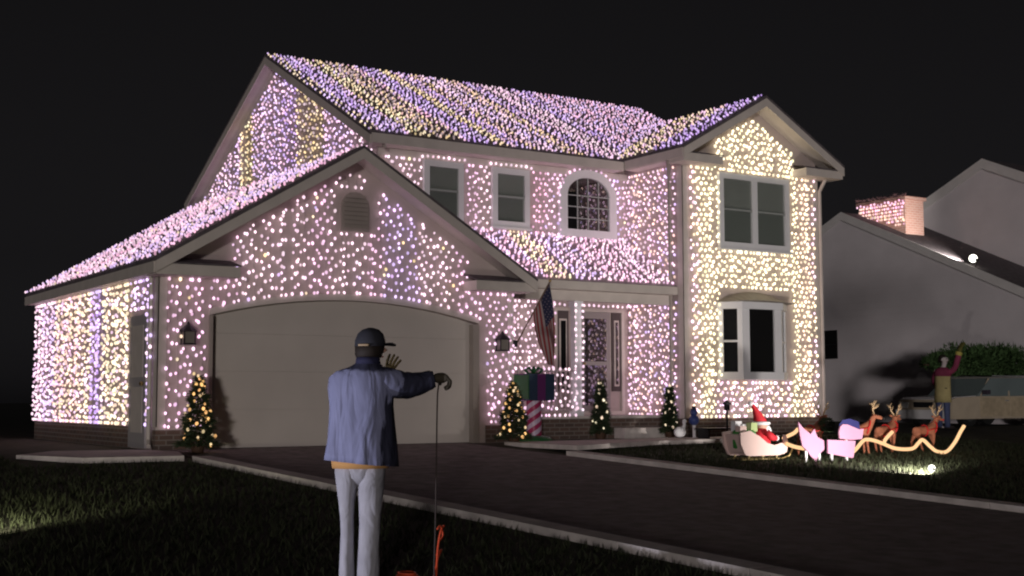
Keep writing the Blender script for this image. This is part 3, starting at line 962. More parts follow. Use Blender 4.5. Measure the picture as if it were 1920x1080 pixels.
# tower side wall
def cf_ts(u, v):
    return PAL[rng.choices(['pink', 'peach', 'white', 'lilac'], [5, 3, 3, 3 if u < 1.0 else 0.5])[0]]
hang((TX0-0.026, 0, 5.30), (0, 1, 0), (0, 0, -1), (-1, 0, 0), TY+0.14, 1.96, 0.102, lambda u: sub([(0.0, 4.86)], [(5.3-PE-PS*(max(u, 0.42)-0.42)-0.05, 5.3-2.62)]), 0.102, cf_ts,
     'on the tower side wall', 'light strings on the tower side wall', zonef=lambda u, v: 'high on the tower side wall' if v < 2.4 else 'low on the tower side wall', ju=0.4, jv=0.4)
# tower front
_tf = bands(TX0, TX1, dict(warm=3, yellow=6), 0.2, 0.5)
def cf_tf(u, v):
    z = 6.7-v
    if z < 1.1 and 10.4 < u < 12.5: return PAL[rng.choices(['pink', 'white', 'warm'], [2, 5, 3])[0]]
    if u < 10.0: return PAL[rng.choices(['white', 'warm'], [5, 3])[0]]
    if u > 13.12: return PAL[rng.choices(['white', 'warm'], [4, 4])[0]]
    return _tf(u, v)
def sp_tf(u):
    zt = TZ-TS*abs(u-TR)-0.44
    if u < 10.38 or u > 12.60: zt = 5.30
    h = []
    if 10.53 < u < 12.55: h += [(6.7-5.33, 6.7-3.68), (6.7-2.98, 6.7-1.06)]
    return sub([(6.7-zt, 6.7-0.40)], h)
hang((0, TY-0.026, 6.7), (1, 0, 0), (0, 0, -1), (0, -1, 0), TX0+0.15, TX1-0.10, 0.106, sp_tf, 0.100, cf_tf,
     'on the tower front', 'light strings on the tower front', br=0.0265, gain=1.45,
     zonef=lambda u, v: 'left of the tower windows' if u < 10.53 else 'right of the tower windows' if u > 12.55 else 'above the upper tower window' if v < 1.5 else 'between the two tower windows' if v < 4.0 else 'below the tower bay window')
# rows along the window heads and over the door
def row(pts, label, col='white'):
    light_string(pts, [(p[0], p[1]-0.03, p[2]) for p in pts], [tint(PAL[col]) for _ in pts], label, None)
def lin(a, b, n): return [tuple(a[k]+(b[k]-a[k])*i/(n-1)+(rng.uniform(-0.012, 0.012) if k == 2 else 0) for k in range(3)) for i in range(n)]
row(lin((4.80, 1.975, 5.30), (5.72, 1.975, 5.30), 9), 'row of bulbs over the window nearest the garage roof')
row(lin((6.31, 1.975, 5.30), (7.25, 1.975, 5.30), 9), 'row of bulbs over the small window next to the arched window')
row([(cx+0.75*math.cos(math.pi*(1-i/17)), 1.97, 4.85+0.56*math.sin(math.pi*i/17)) for i in range(18)], 'row of bulbs following the arch of the arched window', 'pink')
row(lin((7.85, 1.97, 3.955), (9.40, 1.97, 3.955), 14), 'row of bulbs along the sill of the arched window', 'pink')
row(lin((7.55, 1.975, 2.62), (9.60, 1.975, 2.62), 18), 'row of bulbs over the front door and its side windows')
row(lin((10.56, 0.165, 5.32), (12.52, 0.165, 5.32), 17), 'row of bulbs over the twin upstairs tower window', 'yellow')
row(lin((-0.62, -0.03, 0.34), (-0.1, -0.03, 0.34), 5), 'short row of bulbs along the wall foot left of the garage door')

# ------------------------------------------------------------------ small conifers with lights
def needles(mb, h, r, n, z0=0.0, size=0.07, rs=rng):
    for _ in range(n):
        t = rs.random()**0.75
        z = z0+(h-z0)*(1-t)*0.98
        rad = r*(t**0.85)*(0.35+0.65*math.sqrt(rs.random()))*(1+0.22*math.sin(z*17))
        a = rs.uniform(0, 6.283)
        c = Vector((rad*math.cos(a), rad*math.sin(a), z))
        d = Vector((math.cos(a)+rs.gauss(0, 0.5), math.sin(a)+rs.gauss(0, 0.5), rs.uniform(-0.5, 0.5))).normalized()
        s = d.cross(Vector((rs.gauss(0, 1), rs.gauss(0, 1), rs.gauss(0, 1)))).normalized()*size*0.16
        L = size*rs.uniform(0.7, 1.5)
        mb.add([c-s, c+s, c+d*L], [(0, 1, 2)])

def lit_tree(loc, h, r, nb, label, blabel, col):
    t = thing('potted_conifer', label, 'tree', loc, rng.uniform(0, 6), 'small lit conifers along the house front')
    m = MB(); m.lathe([(0.08, 0), (0.11, 0.12), (0.12, 0.125), (0.12, 0.145), (0.10, 0.145)], n=14); part('pot', m, POT, t, local=True)
    m = MB(); m.tube([(0, 0, 0.2), (0.01, 0, h*0.5), (0, 0, h*0.97)], [0.025, 0.018, 0.004], 6); part('trunk', m, BARK, t, local=True)
    m = MB(); needles(m, h, r, 2600, 0.10, 0.085)
    part('crown', m.mesh('crown', fix=False), NEEDLE, t, local=True)
    pts = []
    for i in range(nb):
        k = i/(nb-1)
        z = 0.12+(h-0.15)*k
        rr = r*(1-k)**0.7*rng.uniform(0.75, 1.12)+0.012
        a = i*2.4+rng.uniform(-0.5, 0.5)
        pts.append((loc[0]+rr*math.cos(a), loc[1]+rr*math.sin(a), loc[2]+z+rng.uniform(-0.03, 0.03)))
    order = sorted(pts, key=lambda p: p[2])
    light_string(order, order, [tuple(0.72*q for q in tint(PAL[rng.choice(col)])) for _ in order], blabel, None, True, 0.023)
lit_tree((-0.36, -0.62, terrain(-0.62)), 1.15, 0.25, 52, 'small potted conifer with golden bulbs left of the garage door', 'string of golden bulbs wound round the conifer left of the garage door', ['amber', 'amber', 'gold'])
lit_tree((5.20, -0.55, terrain(-0.55)), 1.08, 0.25, 48, 'small potted conifer with golden bulbs between garage door and gift mailbox', 'string of golden bulbs wound round the conifer beside the gift mailbox', ['amber', 'amber', 'gold'])
lit_tree((7.42, -0.05, 0.02), 1.06, 0.15, 24, 'slim potted conifer with yellow bulbs in front of the front door', 'string of yellow bulbs wound round the slim conifer before the front door', ['yellow', 'warm'])
lit_tree((9.10, 0.02, 0.02), 0.98, 0.13, 24, 'slim potted conifer with yellow bulbs at the foot of the tower', 'string of yellow bulbs wound round the slim conifer by the tower', ['yellow', 'warm'])

# ------------------------------------------------------------------ gift mailbox
gm = thing('gift_mailbox', 'gift box mailbox with green bow on a red and white striped post', 'mailbox', (5.82, -0.25, terrain(-0.25)), 0.0, None, 0.92)
GREEN = mat('gift_green', (0.025, 0.12, 0.04), 0.5, var=0.1)
m = MB(); m.lathe([(0.36, 0.0), (0.37, 0.05), (0.30, 0.11), (0.16, 0.14)], n=20); part('base', m, GREEN, gm, True, True)
# striped post: spiral ribbons as separate pieces
for kname, mt, off in (('stripe_red', mat('candy_red', (0.40, 0.03, 0.12), 0.4), 0.0), ('stripe_white', mat('candy_white', (0.62, 0.50, 0.66), 0.4), 0.5)):
    m = MB(); n = 48; turns = 2.2
    for s in range(3):
        vs = []; fs = []
        for i in range(n+1):
            t = i/n
            for e in (0, 1):
                a = 2*math.pi*((s+off+e*0.5)/3 + turns*t/3*1.6)
                for sb in (0, 0.5, 1):
                    pass
            a0 = 2*math.pi*((s+off)/3+turns*t*0.53); a1 = 2*math.pi*((s+off+0.5)/3+turns*t*0.53)
            for q in range(4):
                a = a0+(a1-a0)*q/3
                vs.append((0.145*math.cos(a), 0.145*math.sin(a), 0.13+0.68*t))
        for i in range(n):
            for q in range(3):
                fs.append((i*4+q, i*4+q+1, (i+1)*4+q+1, (i+1)*4+q))
        m.add(vs, fs)
    part('post_stripe', m, mt, gm, True, True)
m = MB(); m.box(-0.27, 0.30, -0.26, 0.26, 0.80, 1.30)
bx_ = part('box', m, mat('gift_blue', (0.035, 0.055, 0.10), 0.5, var=0.1), gm, local=True)
m = MB(); m.box(-0.09, 0.09, -0.268, 0.268, 0.795, 1.305); m.box(-0.274, 0.304, -0.07, 0.07, 0.794, 1.306); part('ribbon', m, mat('gift_purple', (0.14, 0.03, 0.14), 0.5), bx_, local=True)
m = MB(); m.box(-0.29, -0.272, -0.25, 0.25, 0.83, 1.28); part('door', m, GREEN, bx_, local=True)
m = MB()
for a in range(6):
    an = a*math.pi/3
    m.tube([(0.0, 0.0, 1.31), (0.10*math.cos(an), 0.10*math.sin(an), 1.42), (0.19*math.cos(an), 0.19*math.sin(an), 1.38), (0.13*math.cos(an), 0.13*math.sin(an), 1.32), (0, 0, 1.31)], [0.02, 0.04, 0.045, 0.035, 0.02], 6, flat=0.5)
part('bow', m, GREEN, bx_, True, True)

# ------------------------------------------------------------------ flag on its pole
fl = thing('flag', 'striped flag with blue canton hanging from an angled pole by the porch', 'flag', (5.60, -0.05, 1.72))
m = MB(); m.tube([(5.60, -0.04, 1.72), (6.26, -0.12, 2.84)], 0.014, 8); pl = part('pole', m, mat('pole_wood', (0.16, 0.10, 0.07), 0.5), fl)
m = MB(); m.ball((6.265, -0.122, 2.86), 0.028); part('finial', m, MATS['brass'], pl)
m = MB(); m.box(5.535, 5.60, -0.07, 0.01, 1.66, 1.78); part('bracket', m, BLACKM, fl)
FR, FB, FW = mat('flag_red', (0.20, 0.03, 0.035), 0.8), mat('flag_blue', (0.02, 0.02, 0.055), 0.8), mat('flag_white', (0.27, 0.21, 0.21), 0.8)
P_top = Vector((6.25, -0.12, 2.82)); P_low = Vector((5.93, -0.08, 2.25))
def cloth(s, t):
    """s along the hoist (0 top .. 1 low), t along the fly (0..1), fly hangs down"""
    a = P_top.lerp(P_low, s)
    tgt = Vector((6.37-0.17*s, -0.12, 1.32+0.06*s))
    p = a.lerp(tgt, t)
    # hanging folds: fly edge gathers
    p.x += 0.07*math.sin(math.pi*t)*(1-1.8*s)
    p.y += 0.055*math.sin(9*s+1.5*t)*t**0.6
    p.z -= 0.06*math.sin(math.pi*t)*s
    return p
def strip(s0, s1, t0, t1, off=0.0, nt=14, ns=3):
    m = MB(); vs = []
    for j in range(nt+1):
        for i in range(ns+1):
            p = cloth(s0+(s1-s0)*i/ns, t0+(t1-t0)*j/nt); p.y += off; vs.append(p)
    for j in range(nt+1):
        for i in range(ns+1):
            p = vs[j*(ns+1)+i].copy(); p.y += 0.003; vs.append(p)
    q = (nt+1)*(ns+1)
    fs = []
    for j in range(nt):
        for i in range(ns):
            a = j*(ns+1)+i
            fs += [(a, a+1, a+ns+2, a+ns+1), (q+a, q+a+ns+1, q+a+ns+2, q+a+1)]
    return m.add(vs, fs)
for k in range(13):
    s0, s1 = k/13, (k+1)/13
    part('stripe', strip(s0, s1, 0.40 if k < 7 else 0.0, 1.0), FR if k % 2 == 0 else FW, fl, True)
can = part('canton', strip(0, 7/13, 0, 0.40, 0.0, 8, 8), FB, fl, True)
for i in range(5):
    for j in range(6):
        c = cloth((0.5+i)*7/13/5, 0.40*(0.5+j)/6)
        m = MB(); st = [(c.x+(0.013 if q % 2 == 0 else 0.006)*math.sin(q*math.pi/5), c.y-0.004, c.z+(0.013 if q % 2 == 0 else 0.006)*math.cos(q*math.pi/5)) for q in range(10)]
        m.prism(st, (0, 0.002, 0)); part('star', m, FW, can)

# ------------------------------------------------------------------ small ornaments by the tower
bo = thing('garden_ornament', 'small blue snowman shaped ornament on a white stake below the tower', 'ornament', (9.15, -0.62, terrain(-0.62)))
m = MB(); m.tube([(0, 0, 0), (0, 0, 0.30)], 0.03, 8); part('stake', m, WHITE, bo, local=True)
m = MB(); m.ball((0, 0, 0.38), 0.10); m.ball((0, 0, 0.52), 0.07); part('body', m, mat('ornament_blue', (0.06, 0.09, 0.28), 0.4), bo, True, True)
m = MB(); m.lathe([(0.06, 0.57), (0.065, 0.585), (0.04, 0.59), (0.035, 0.64)], n=12); part('hat', m, mat('ornament_navy', (0.03, 0.03, 0.08), 0.5), bo, True, True)
gl = thing('garden_lamp', 'unlit black path lamp post on the bed in front of the tower', 'lamp', (8.95, -1.75, terrain(-1.75)))
m = MB(); m.tube([(0, 0, 0), (0, 0, 0.62)], 0.018, 8); part('post', m, BLACKM, gl, local=True)
m = MB(); m.lathe([(0.05, 0.62), (0.055, 0.72), (0.09, 0.73), (0.02, 0.80)], n=12); part('head', m, BLACKM, gl, True, True)
bn = thing('bench', 'low black bench standing on the path before the tower', 'bench', (9.35, -1.1, 0.025))
m = MB(); m.box(-0.45, 0.45, -0.16, 0.16, 0.16, 0.19); part('seat', m, BLACKM, bn, local=True)
for sx in (-0.38, 0.38):
    m = MB(); m.box(sx-0.02, sx+0.02, -0.14, 0.14, 0.0, 0.159); part('leg', m, BLACKM, bn, local=True)
wt = thing('garden_ornament', 'small white goose shaped ornament near the foot of the tower', 'ornament', (8.72, -0.72, 0.025))
m = MB(); m.ball((0, 0, 0.11), 0.10, (1.25, 0.9, 1.0)); m.tube([(0.07, 0, 0.15), (0.11, 0, 0.24), (0.10, 0, 0.30)], [0.045, 0.028, 0.032], 8); m.ball((0.115, 0, 0.31), 0.042)
part('body', m, WHITE, wt, True, True)
m = MB(); m.tube([(0.14, 0, 0.31), (0.19, 0, 0.30)], [0.018, 0.004], 6); part('beak', m, mat('beak_orange', (0.6, 0.25, 0.05), 0.5), wt, True, True)

# ------------------------------------------------------------------ sleigh, driver and reindeer
GZS = terrain(-4.3)
SLW = mat('sleigh_white', (0.76, 0.56, 0.52), 0.4, var=0.05)
sg = thing('sleigh', 'white sleigh with green sack of presents on the lawn', 'sleigh', (7.32, -4.2, GZS))
side = [(-0.50, 0.40), (-0.49, 0.22), (-0.40, 0.06), (-0.30, 0.045), (0.30, 0.045), (0.46, 0.09), (0.50, 0.22), (0.46, 0.34), (0.41, 0.36), (0.40, 0.24), (0.20, 0.20), (0.05, 0.24), (-0.10, 0.34), (-0.30, 0.43)]
for sy in (-0.21, 0.18):
    m = MB(); m.prism([(x, sy, z+0.03) for x, z in side], (0, 0.03, 0)); part('side_panel', m, SLW, sg, local=True)
m = MB(); m.box(-0.38, 0.44, -0.179, 0.179, 0.09, 0.12); part('floor', m, SLW, sg, local=True)
m = MB(); m.prism([(-0.47, -0.179, 0.40), (-0.43, -0.179, 0.41), (-0.36, -0.179, 0.13), (-0.40, -0.179, 0.13)], (0, 0.358, 0)); part('back_panel', m, SLW, sg, local=True)
GOLDP = mat('runner_gold', (0.55, 0.42, 0.18), 0.4)
for sy in (-0.16, 0.16):
    m = MB(); m.tube([(-0.46, sy, 0.0+0.02), (0.40, sy, 0.02), (0.56, sy, 0.06), (0.63, sy, 0.16), (0.58, sy, 0.22)], 0.014, 6); rn = part('runner', m, GOLDP, sg, True, True)
    for xx in (-0.30, 0.0, 0.28):
        m = MB(); m.tube([(xx, sy, 0.03), (xx+0.03, sy, 0.09)], 0.011, 6); part('strut', m, GOLDP, rn, local=True)
sk = thing('sack', 'green sack full of presents behind the driver in the sleigh', 'sack', (7.03, -4.2, GZS+0.125), 0.0, None, 1.18)
m = MB()
m.loft([[((0.05+rr*math.cos(a))*1.0, 0.8*rr*math.sin(a), z) for a in [2*math.pi*i/14 for i in range(14)]] for rr, z in ((0.10, 0.0), (0.17, 0.06), (0.19, 0.16), (0.17, 0.25), (0.15, 0.29))])
part('cloth', m, mat('sack_green', (0.05, 0.26, 0.05), 0.8, var=0.2), sk, True, True)
for i, (dx, dy, mt) in enumerate(((-0.06, -0.06, SLW), (0.07, 0.03, WHITE), (0.13, -0.06, mat('present_lime', (0.45, 0.55, 0.25), 0.5)), (-0.02, 0.07, WHITE))):
    m = MB(); m.box(dx-0.055, dx+0.055, dy-0.045, dy+0.045, 0.27, 0.345+0.02*i); part('present', m, mt, sk, local=True)
# the driver: a bearded doll in a pointed red hood, leaning forward
st = thing('doll', 'bearded doll in a tall pointed red hood and coat seated in the sleigh', 'doll', (7.38, -4.2, GZS+0.125), 0.0, None, 1.12)
REDC = mat('coat_red', (0.65, 0.03, 0.045), 0.7, var=0.1)
def ell(cx_, cy_, z, rx, ry, n=16): return [(cx_+rx*math.cos(2*math.pi*i/n), cy_+ry*math.sin(2*math.pi*i/n), z) for i in range(n)]
m = MB(); m.loft([ell(0.0, 0, 0.0, 0.17, 0.15), ell(0.01, 0, 0.10, 0.17, 0.15), ell(0.03, 0, 0.20, 0.15, 0.14), ell(0.05, 0, 0.28, 0.10, 0.10), ell(0.06, 0, 0.33, 0.06, 0.06)])
body = part('body', m, REDC, st, True, True)
m = MB(); m.ball((0.07, 0, 0.37), 0.085, (1, 0.95, 1.05)); m.ball((0.155, 0, 0.36), 0.022); part('head', m, mat('doll_skin', (0.62, 0.36, 0.27), 0.6), st, True, True)
m = MB(); m.loft([ell(0.06, 0, 0.385, 0.10, 0.10), ell(0.03, 0, 0.46, 0.085, 0.085), ell(-0.03, 0, 0.57, 0.05, 0.05), ell(-0.10, 0, 0.66, 0.022, 0.022), ell(-0.13, 0, 0.67, 0.012, 0.012)]); hat = part('hood', m, REDC, st, True, True)
m = MB(); m.tube([(0.06+0.103*math.cos(a), 0.103*math.sin(a), 0.395) for a in [2*math.pi*i/16 for i in range(17)]], 0.026, 8, False); part('fur_band', m, WHITE, hat, True, True)
m = MB(); m.ball((-0.135, 0, 0.665), 0.035); part('pompom', m, WHITE, hat, True, True)
m = MB(); m.loft([ell(0.13, 0, 0.36, 0.05, 0.075), ell(0.15, 0, 0.30, 0.07, 0.085), ell(0.16, 0, 0.20, 0.055, 0.065), ell(0.155, 0, 0.12, 0.02, 0.02)]); part('beard', m, WHITE, st, True, True)
for sy in (-1, 1):
    m = MB(); m.tube([(0.04, 0.12*sy, 0.27), (0.10, 0.17*sy, 0.20), (0.21, 0.12*sy, 0.19)], [0.055, 0.05, 0.04], 8); arm_ = part('sleeve', m, REDC, st, True, True)
    m = MB(); m.ball((0.235, 0.115*sy, 0.19), 0.04); part('mitten', m, WHITE, arm_, True, True)

DEER = mat('deer_brown', (0.34, 0.12, 0.065), 0.8, var=0.25, vscale=12)
DEERL = mat('deer_pale', (0.50, 0.33, 0.22), 0.8)
ANT = mat('antler', (0.55, 0.38, 0.22), 0.6)
HARN = mat('harness_red', (0.50, 0.02, 0.02), 0.5)
def deer_mesh(pose):
    V = [(-0.26,0,0.50),(-0.10,0,0.49),(0.10,0,0.50),(0.22,0,0.53),(0.31,0,0.66),(0.36,0,0.78),(0.45,0,0.77),(0.53,0,0.73),(-0.34,0,0.55)]
    E = [(0,1),(1,2),(2,3),(3,4),(4,5),(5,6),(6,7),(0,8)]
    Rr = [0.105, 0.105, 0.115, 0.105, 0.065, 0.062, 0.05, 0.03, 0.03]
    def leg(root, pts, rad):
        p = root
        for q, r in zip(pts, rad):
            V.append(q); Rr.append(r); E.append((p, len(V)-1)); p = len(V)-1
    f, k = pose
    leg(3, [(0.22, 0.07, 0.40), (0.22+0.10*f, 0.075, 0.23), (0.20+0.06*f, 0.075, 0.02)], [0.045, 0.028, 0.02])
    leg(3, [(0.20, -0.07, 0.40), (0.20-0.02*f, -0.075, 0.22), (0.19-0.08*f, -0.075, 0.02)], [0.045, 0.028, 0.02])
    leg(0, [(-0.24, 0.07, 0.38), (-0.30-0.03*k, 0.075, 0.22), (-0.25-0.05*k, 0.075, 0.02)], [0.055, 0.03, 0.02])
    leg(0, [(-0.24, -0.07, 0.38), (-0.26+0.06*k, -0.075, 0.22), (-0.20+0.08*k, -0.075, 0.02)], [0.055, 0.03, 0.02])
    return skin_mesh('body', V, E, Rr, 2, 1)
def reindeer(loc, rz, label, pose=(1, 1), s=1.0, red_nose=False):
    d = thing('reindeer', label, 'reindeer', loc, rz, 'reindeer ornaments in front of the sleigh', s)
    link('body', deer_mesh(pose), DEER, d, True)
    for sy in (-1, 1):
        m = MB()
        m.tube([(0.36, 0.03*sy, 0.82), (0.33, 0.09*sy, 0.92), (0.36, 0.13*sy, 1.03), (0.41, 0.12*sy, 1.10)], [0.018, 0.016, 0.013, 0.007], 6)
        m.tube([(0.335, 0.085*sy, 0.92), (0.42, 0.11*sy, 0.97), (0.45, 0.115*sy, 1.03)], [0.014, 0.011, 0.006], 6)
        m.tube([(0.345, 0.11*sy, 0.97), (0.29, 0.15*sy, 1.05)], [0.013, 0.006], 6)
        part('antler', m, ANT, d, True, True)
        m = MB(); m.loft([[(0.34+0.012*math.cos(a), sy*(0.05+t*0.10)+0.0, 0.80+0.02*t+w_*math.sin(a)) for a in [2*math.pi*i/8 for i in range(8)]] for t, w_ in ((0, 0.012), (0.5, 0.03), (1, 0.004))]); part('ear', m, DEER, d, True, True)
    m = MB(); m.tube([(0.245+0.11*math.cos(a)*0.35, 0.135*math.sin(a)*0.95, 0.555+0.145*math.cos(a)) for a in [2*math.pi*i/16 for i in range(17)]], 0.018, 6, False)
    m.tube([(-0.02, 0.128*math.sin(a), 0.495+0.128*math.cos(a)) for a in [2*math.pi*i/16 for i in range(17)]], 0.016, 6, False)
    m.tube([(-0.02, -0.13, 0.50), (0.12, -0.14, 0.53), (0.25, -0.13, 0.56)], 0.014, 6); m.tube([(-0.02, 0.13, 0.50), (0.12, 0.14, 0.53), (0.25, 0.13, 0.56)], 0.014, 6)
    part('harness', m, HARN, d, True, True)
    m = MB(); m.ball((0.555, 0, 0.735), 0.024); part('nose', m, HARN if red_nose else BLACKM, d, True, True)
    for sy in (-1, 1):
        m = MB(); m.ball((0.43, 0.042*sy, 0.80), 0.012, nu=8, nv=6); part('eye', m, BLACKM, d, True, True)
    return d
Yd = -3.95
reindeer((8.78, Yd, terrain(Yd)), R_(4), 'brown reindeer nearest the sleigh, half hidden behind the pink boards', (1, 1), 0.80)
reindeer((9.72, Yd-0.1, terrain(Yd-0.1)), R_(-40), 'brown reindeer turned to show both antlers, just beyond the pink boards', (-0.6, 0.8), 0.82)
reindeer((10.55, Yd, terrain(Yd)), R_(5), 'brown reindeer with red harness, second from the front of the team', (1, -0.7), 0.78)
reindeer((11.42, Yd-0.1, terrain(Yd-0.1)), R_(-8), 'lead reindeer at the front end of the glowing rope garland', (0.8, 1), 0.76, True)
# wreath on the first deer
m = MB()
for i in range(500):
    a = rng.uniform(0, 6.283); b = rng.uniform(0, 6.283)
    c = Vector((8.98+0.05*math.cos(b), Yd-0.16+0.03*math.sin(b), 0.32)) + Vector((0.10*math.cos(a), 0, 0.10*math.sin(a)))
    d = Vector((rng.gauss(0, 1), rng.gauss(0, 1), rng.gauss(0, 1))).normalized()*0.05; s = d.orthogonal().normalized()*0.012
    m.add([c-s, c+s, c+d], [(0, 1, 2)])
wr = link('wreath', m.mesh('wreath', fix=False), NEEDLE); tag(wr, 'dark green wreath hung on the reindeer nearest the sleigh', 'wreath')

# glowing rope garland
ROPE = emis('rope_glow', (1.0, 0.60, 0.30), 1.25)
def smooth_path(pts, k=6):
    out = []
    for i in range(len(pts)-1):
        p0, p1, p2, p3 = (Vector(pts[max(i-1, 0)]), Vector(pts[i]), Vector(pts[i+1]), Vector(pts[min(i+2, len(pts)-1)]))
        for j in range(k):
            t = j/k
            out.append(0.5*((2*p1)+(p2-p0)*t+(2*p0-5*p1+4*p2-p3)*t*t+(3*p1-p0-3*p2+p3)*t**3))
    out.append(Vector(pts[-1])); return out
def garland(pts, label):
    m = MB(); m.tube(smooth_path(pts), 0.029, 8)
    o = link('rope_light', m.mesh('rope_light', True), ROPE); tag(o, label, 'rope light', 'rope lights along the reindeer team')
garland([(9.05, -4.52, -0.16), (9.22, -4.5, -0.07), (9.39, -4.5, 0.06), (9.52, -4.48, 0.08), (9.66, -4.5, 0.06), (9.85, -4.5, 0.01), (10.17, -4.5, -0.08), (10.56, -4.5, -0.09), (10.72, -4.5, 0.0), (10.83, -4.5, 0.05), (11.02, -4.5, -0.07), (11.18, -4.5, -0.15), (11.42, -4.5, -0.16), (11.64, -4.5, -0.01), (11.80, -4.5, 0.17), (11.90, -4.5, 0.27)], 'long glowing cream rope light draped in swags past the reindeer')
garland([(7.78, -4.33, 0.12), (7.86, -4.35, 0.16), (8.01, -4.35, 0.21), (8.09, -4.35, 0.27)], 'short glowing rope light rising from the sleigh front')
garland([(7.74, -4.43, 0.05), (7.86, -4.5, 0.0), (8.03, -4.52, -0.03), (8.16, -4.52, -0.05)], 'short glowing rope light sagging from the sleigh front')
garland([(9.98, -4.42, 0.015), (10.15, -4.3, 0.07), (10.32, -4.3, 0.19)], 'short glowing rope light branching up behind the second swag')

# pink painted boards
PINK = mat('board_pink', (0.50, 0.25, 0.37), 0.5, var=0.05)
NAVY = mat('board_navy', (0.03, 0.03, 0.12), 0.5)
pb = thing('cutout_board', 'pink painted cutout board with a tall pointed ear on the lawn', 'cutout', (7.92, -4.8, terrain(-4.8)))
m = MB(); m.prism([(7.65,-4.8,0.39),(7.76,-4.8,0.29),(7.91,-4.8,0.20),(7.99,-4.8,0.28),(8.06,-4.8,0.15),(8.19,-4.8,0.10),(8.20,-4.8,-0.04),(8.10,-4.8,-0.10),(8.01,-4.8,-0.224),(7.89,-4.8,-0.12),(7.85,-4.8,-0.07),(7.73,-4.8,0.02),(7.68,-4.8,0.20)], (0, 0.025, 0)); part('panel', m, PINK, pb)
for x in (7.84, 8.12):
    m = MB(); m.box(x-0.018, x+0.018, -4.772, -4.745, terrain(-4.76)-0.02, 0.08); part('stake', m, WHITE, pb)
pr = thing('cutout_board', 'pink rectangular board with a rounded navy topped panel above it on the lawn', 'cutout', (8.5, -4.86, terrain(-4.86)))
m = MB(); m.prism([(8.215,-4.86,0.11),(8.83,-4.86,0.08),(8.77,-4.86,-0.19),(8.215,-4.86,-0.10)], (0, 0.025, 0)); part('panel', m, PINK, pr)
m = MB(); m.prism([(8.43,-4.895,0.23),(8.46,-4.895,0.31),(8.52,-4.895,0.345),(8.62,-4.895,0.34),(8.88,-4.895,0.26),(8.98,-4.895,0.27),(8.94,-4.895,0.11),(8.69,-4.895,0.10),(8.44,-4.895,0.125)], (0, 0.025, 0)); part('head_panel', m, PINK, pr)
m = MB(); m.prism([(8.46,-4.868,0.33),(8.54,-4.868,0.41),(8.70,-4.868,0.43),(8.90,-4.868,0.38),(8.93,-4.868,0.25),(8.60,-4.868,0.30)], (0, 0.02, 0)); part('cap_panel', m, NAVY, pr)
for x in (8.33, 8.66):
    m = MB(); m.box(x-0.018, x+0.018, -4.832, -4.805, terrain(-4.8)-0.05, 0.10); part('stake', m, WHITE, pr)

# ------------------------------------------------------------------ flood lamps
def spot(name, loc, target, energy, size, blend, color, radius=0.05, parent=None):
    d = bpy.data.lights.new(name, 'SPOT'); d.energy = energy; d.spot_size = size; d.spot_blend = blend; d.color = color; d.shadow_soft_size = radius
    o = bpy.data.objects.new(name, d); COL.objects.link(o)
    o.location = loc
    o.rotation_euler = (Vector(target)-Vector(loc)).to_track_quat('-Z', 'Y').to_euler()
    return o
def flood(loc, target, label, energy, size, color, glow, s=1.0, radius=0.05, blend=0.9):
    loc = Vector(loc)
    f = thing('floodlight', label, 'floodlight', loc)
    dr_ = (Vector(target)-loc-Vector((0, 0, 0.12))).normalized()
    c = loc+Vector((0, 0, 0.13*s))
    m = MB(); m.tube([loc-Vector((0, 0, 0.05)), c-dr_*0.03*s], 0.007*s, 6); part('stake', m, BLACKM, f)
    m = MB(); m.tube([c-dr_*0.07*s, c-dr_*0.05*s, c-dr_*0.01*s], [0.010*s, 0.018*s, 0.022*s], 14); part('housing', m, BLACKM, f)
    m = MB(); m.ball(c+dr_*0.035*s, 0.062*s, nu=14, nv=10); part('lens', m, glow, f, True)
    spot('spot', c+dr_*0.11*s, target, energy, size, blend, color, radius).parent = None
    return f
LENS = emis('lens_glow', (1.0, 0.98, 0.85), 4.0)
flood((7.92, -7.1, terrain(-7.1)), (8.9, -4.5, 0.05), 'small lit floodlight standing in the grass in front of the reindeer', 620, R_(112), (1.0, 0.93, 0.86), LENS, 0.8)
flood((-4.95, -8.05, terrain(-8.05)), (-3.3, -5.7, -0.10), 'small floodlight at the edge of the lawn beside the side path', 140, R_(62), (1.0, 0.97, 0.70), LENS)
flood((-9.3, -11.3, terrain(-11.3)), (-3.0, -11.4, 0.42), 'small floodlight on the lawn lighting the pointing person', 1000, R_(19), (0.84, 0.84, 1.0), LENS, 1.0, 0.05, 0.35)

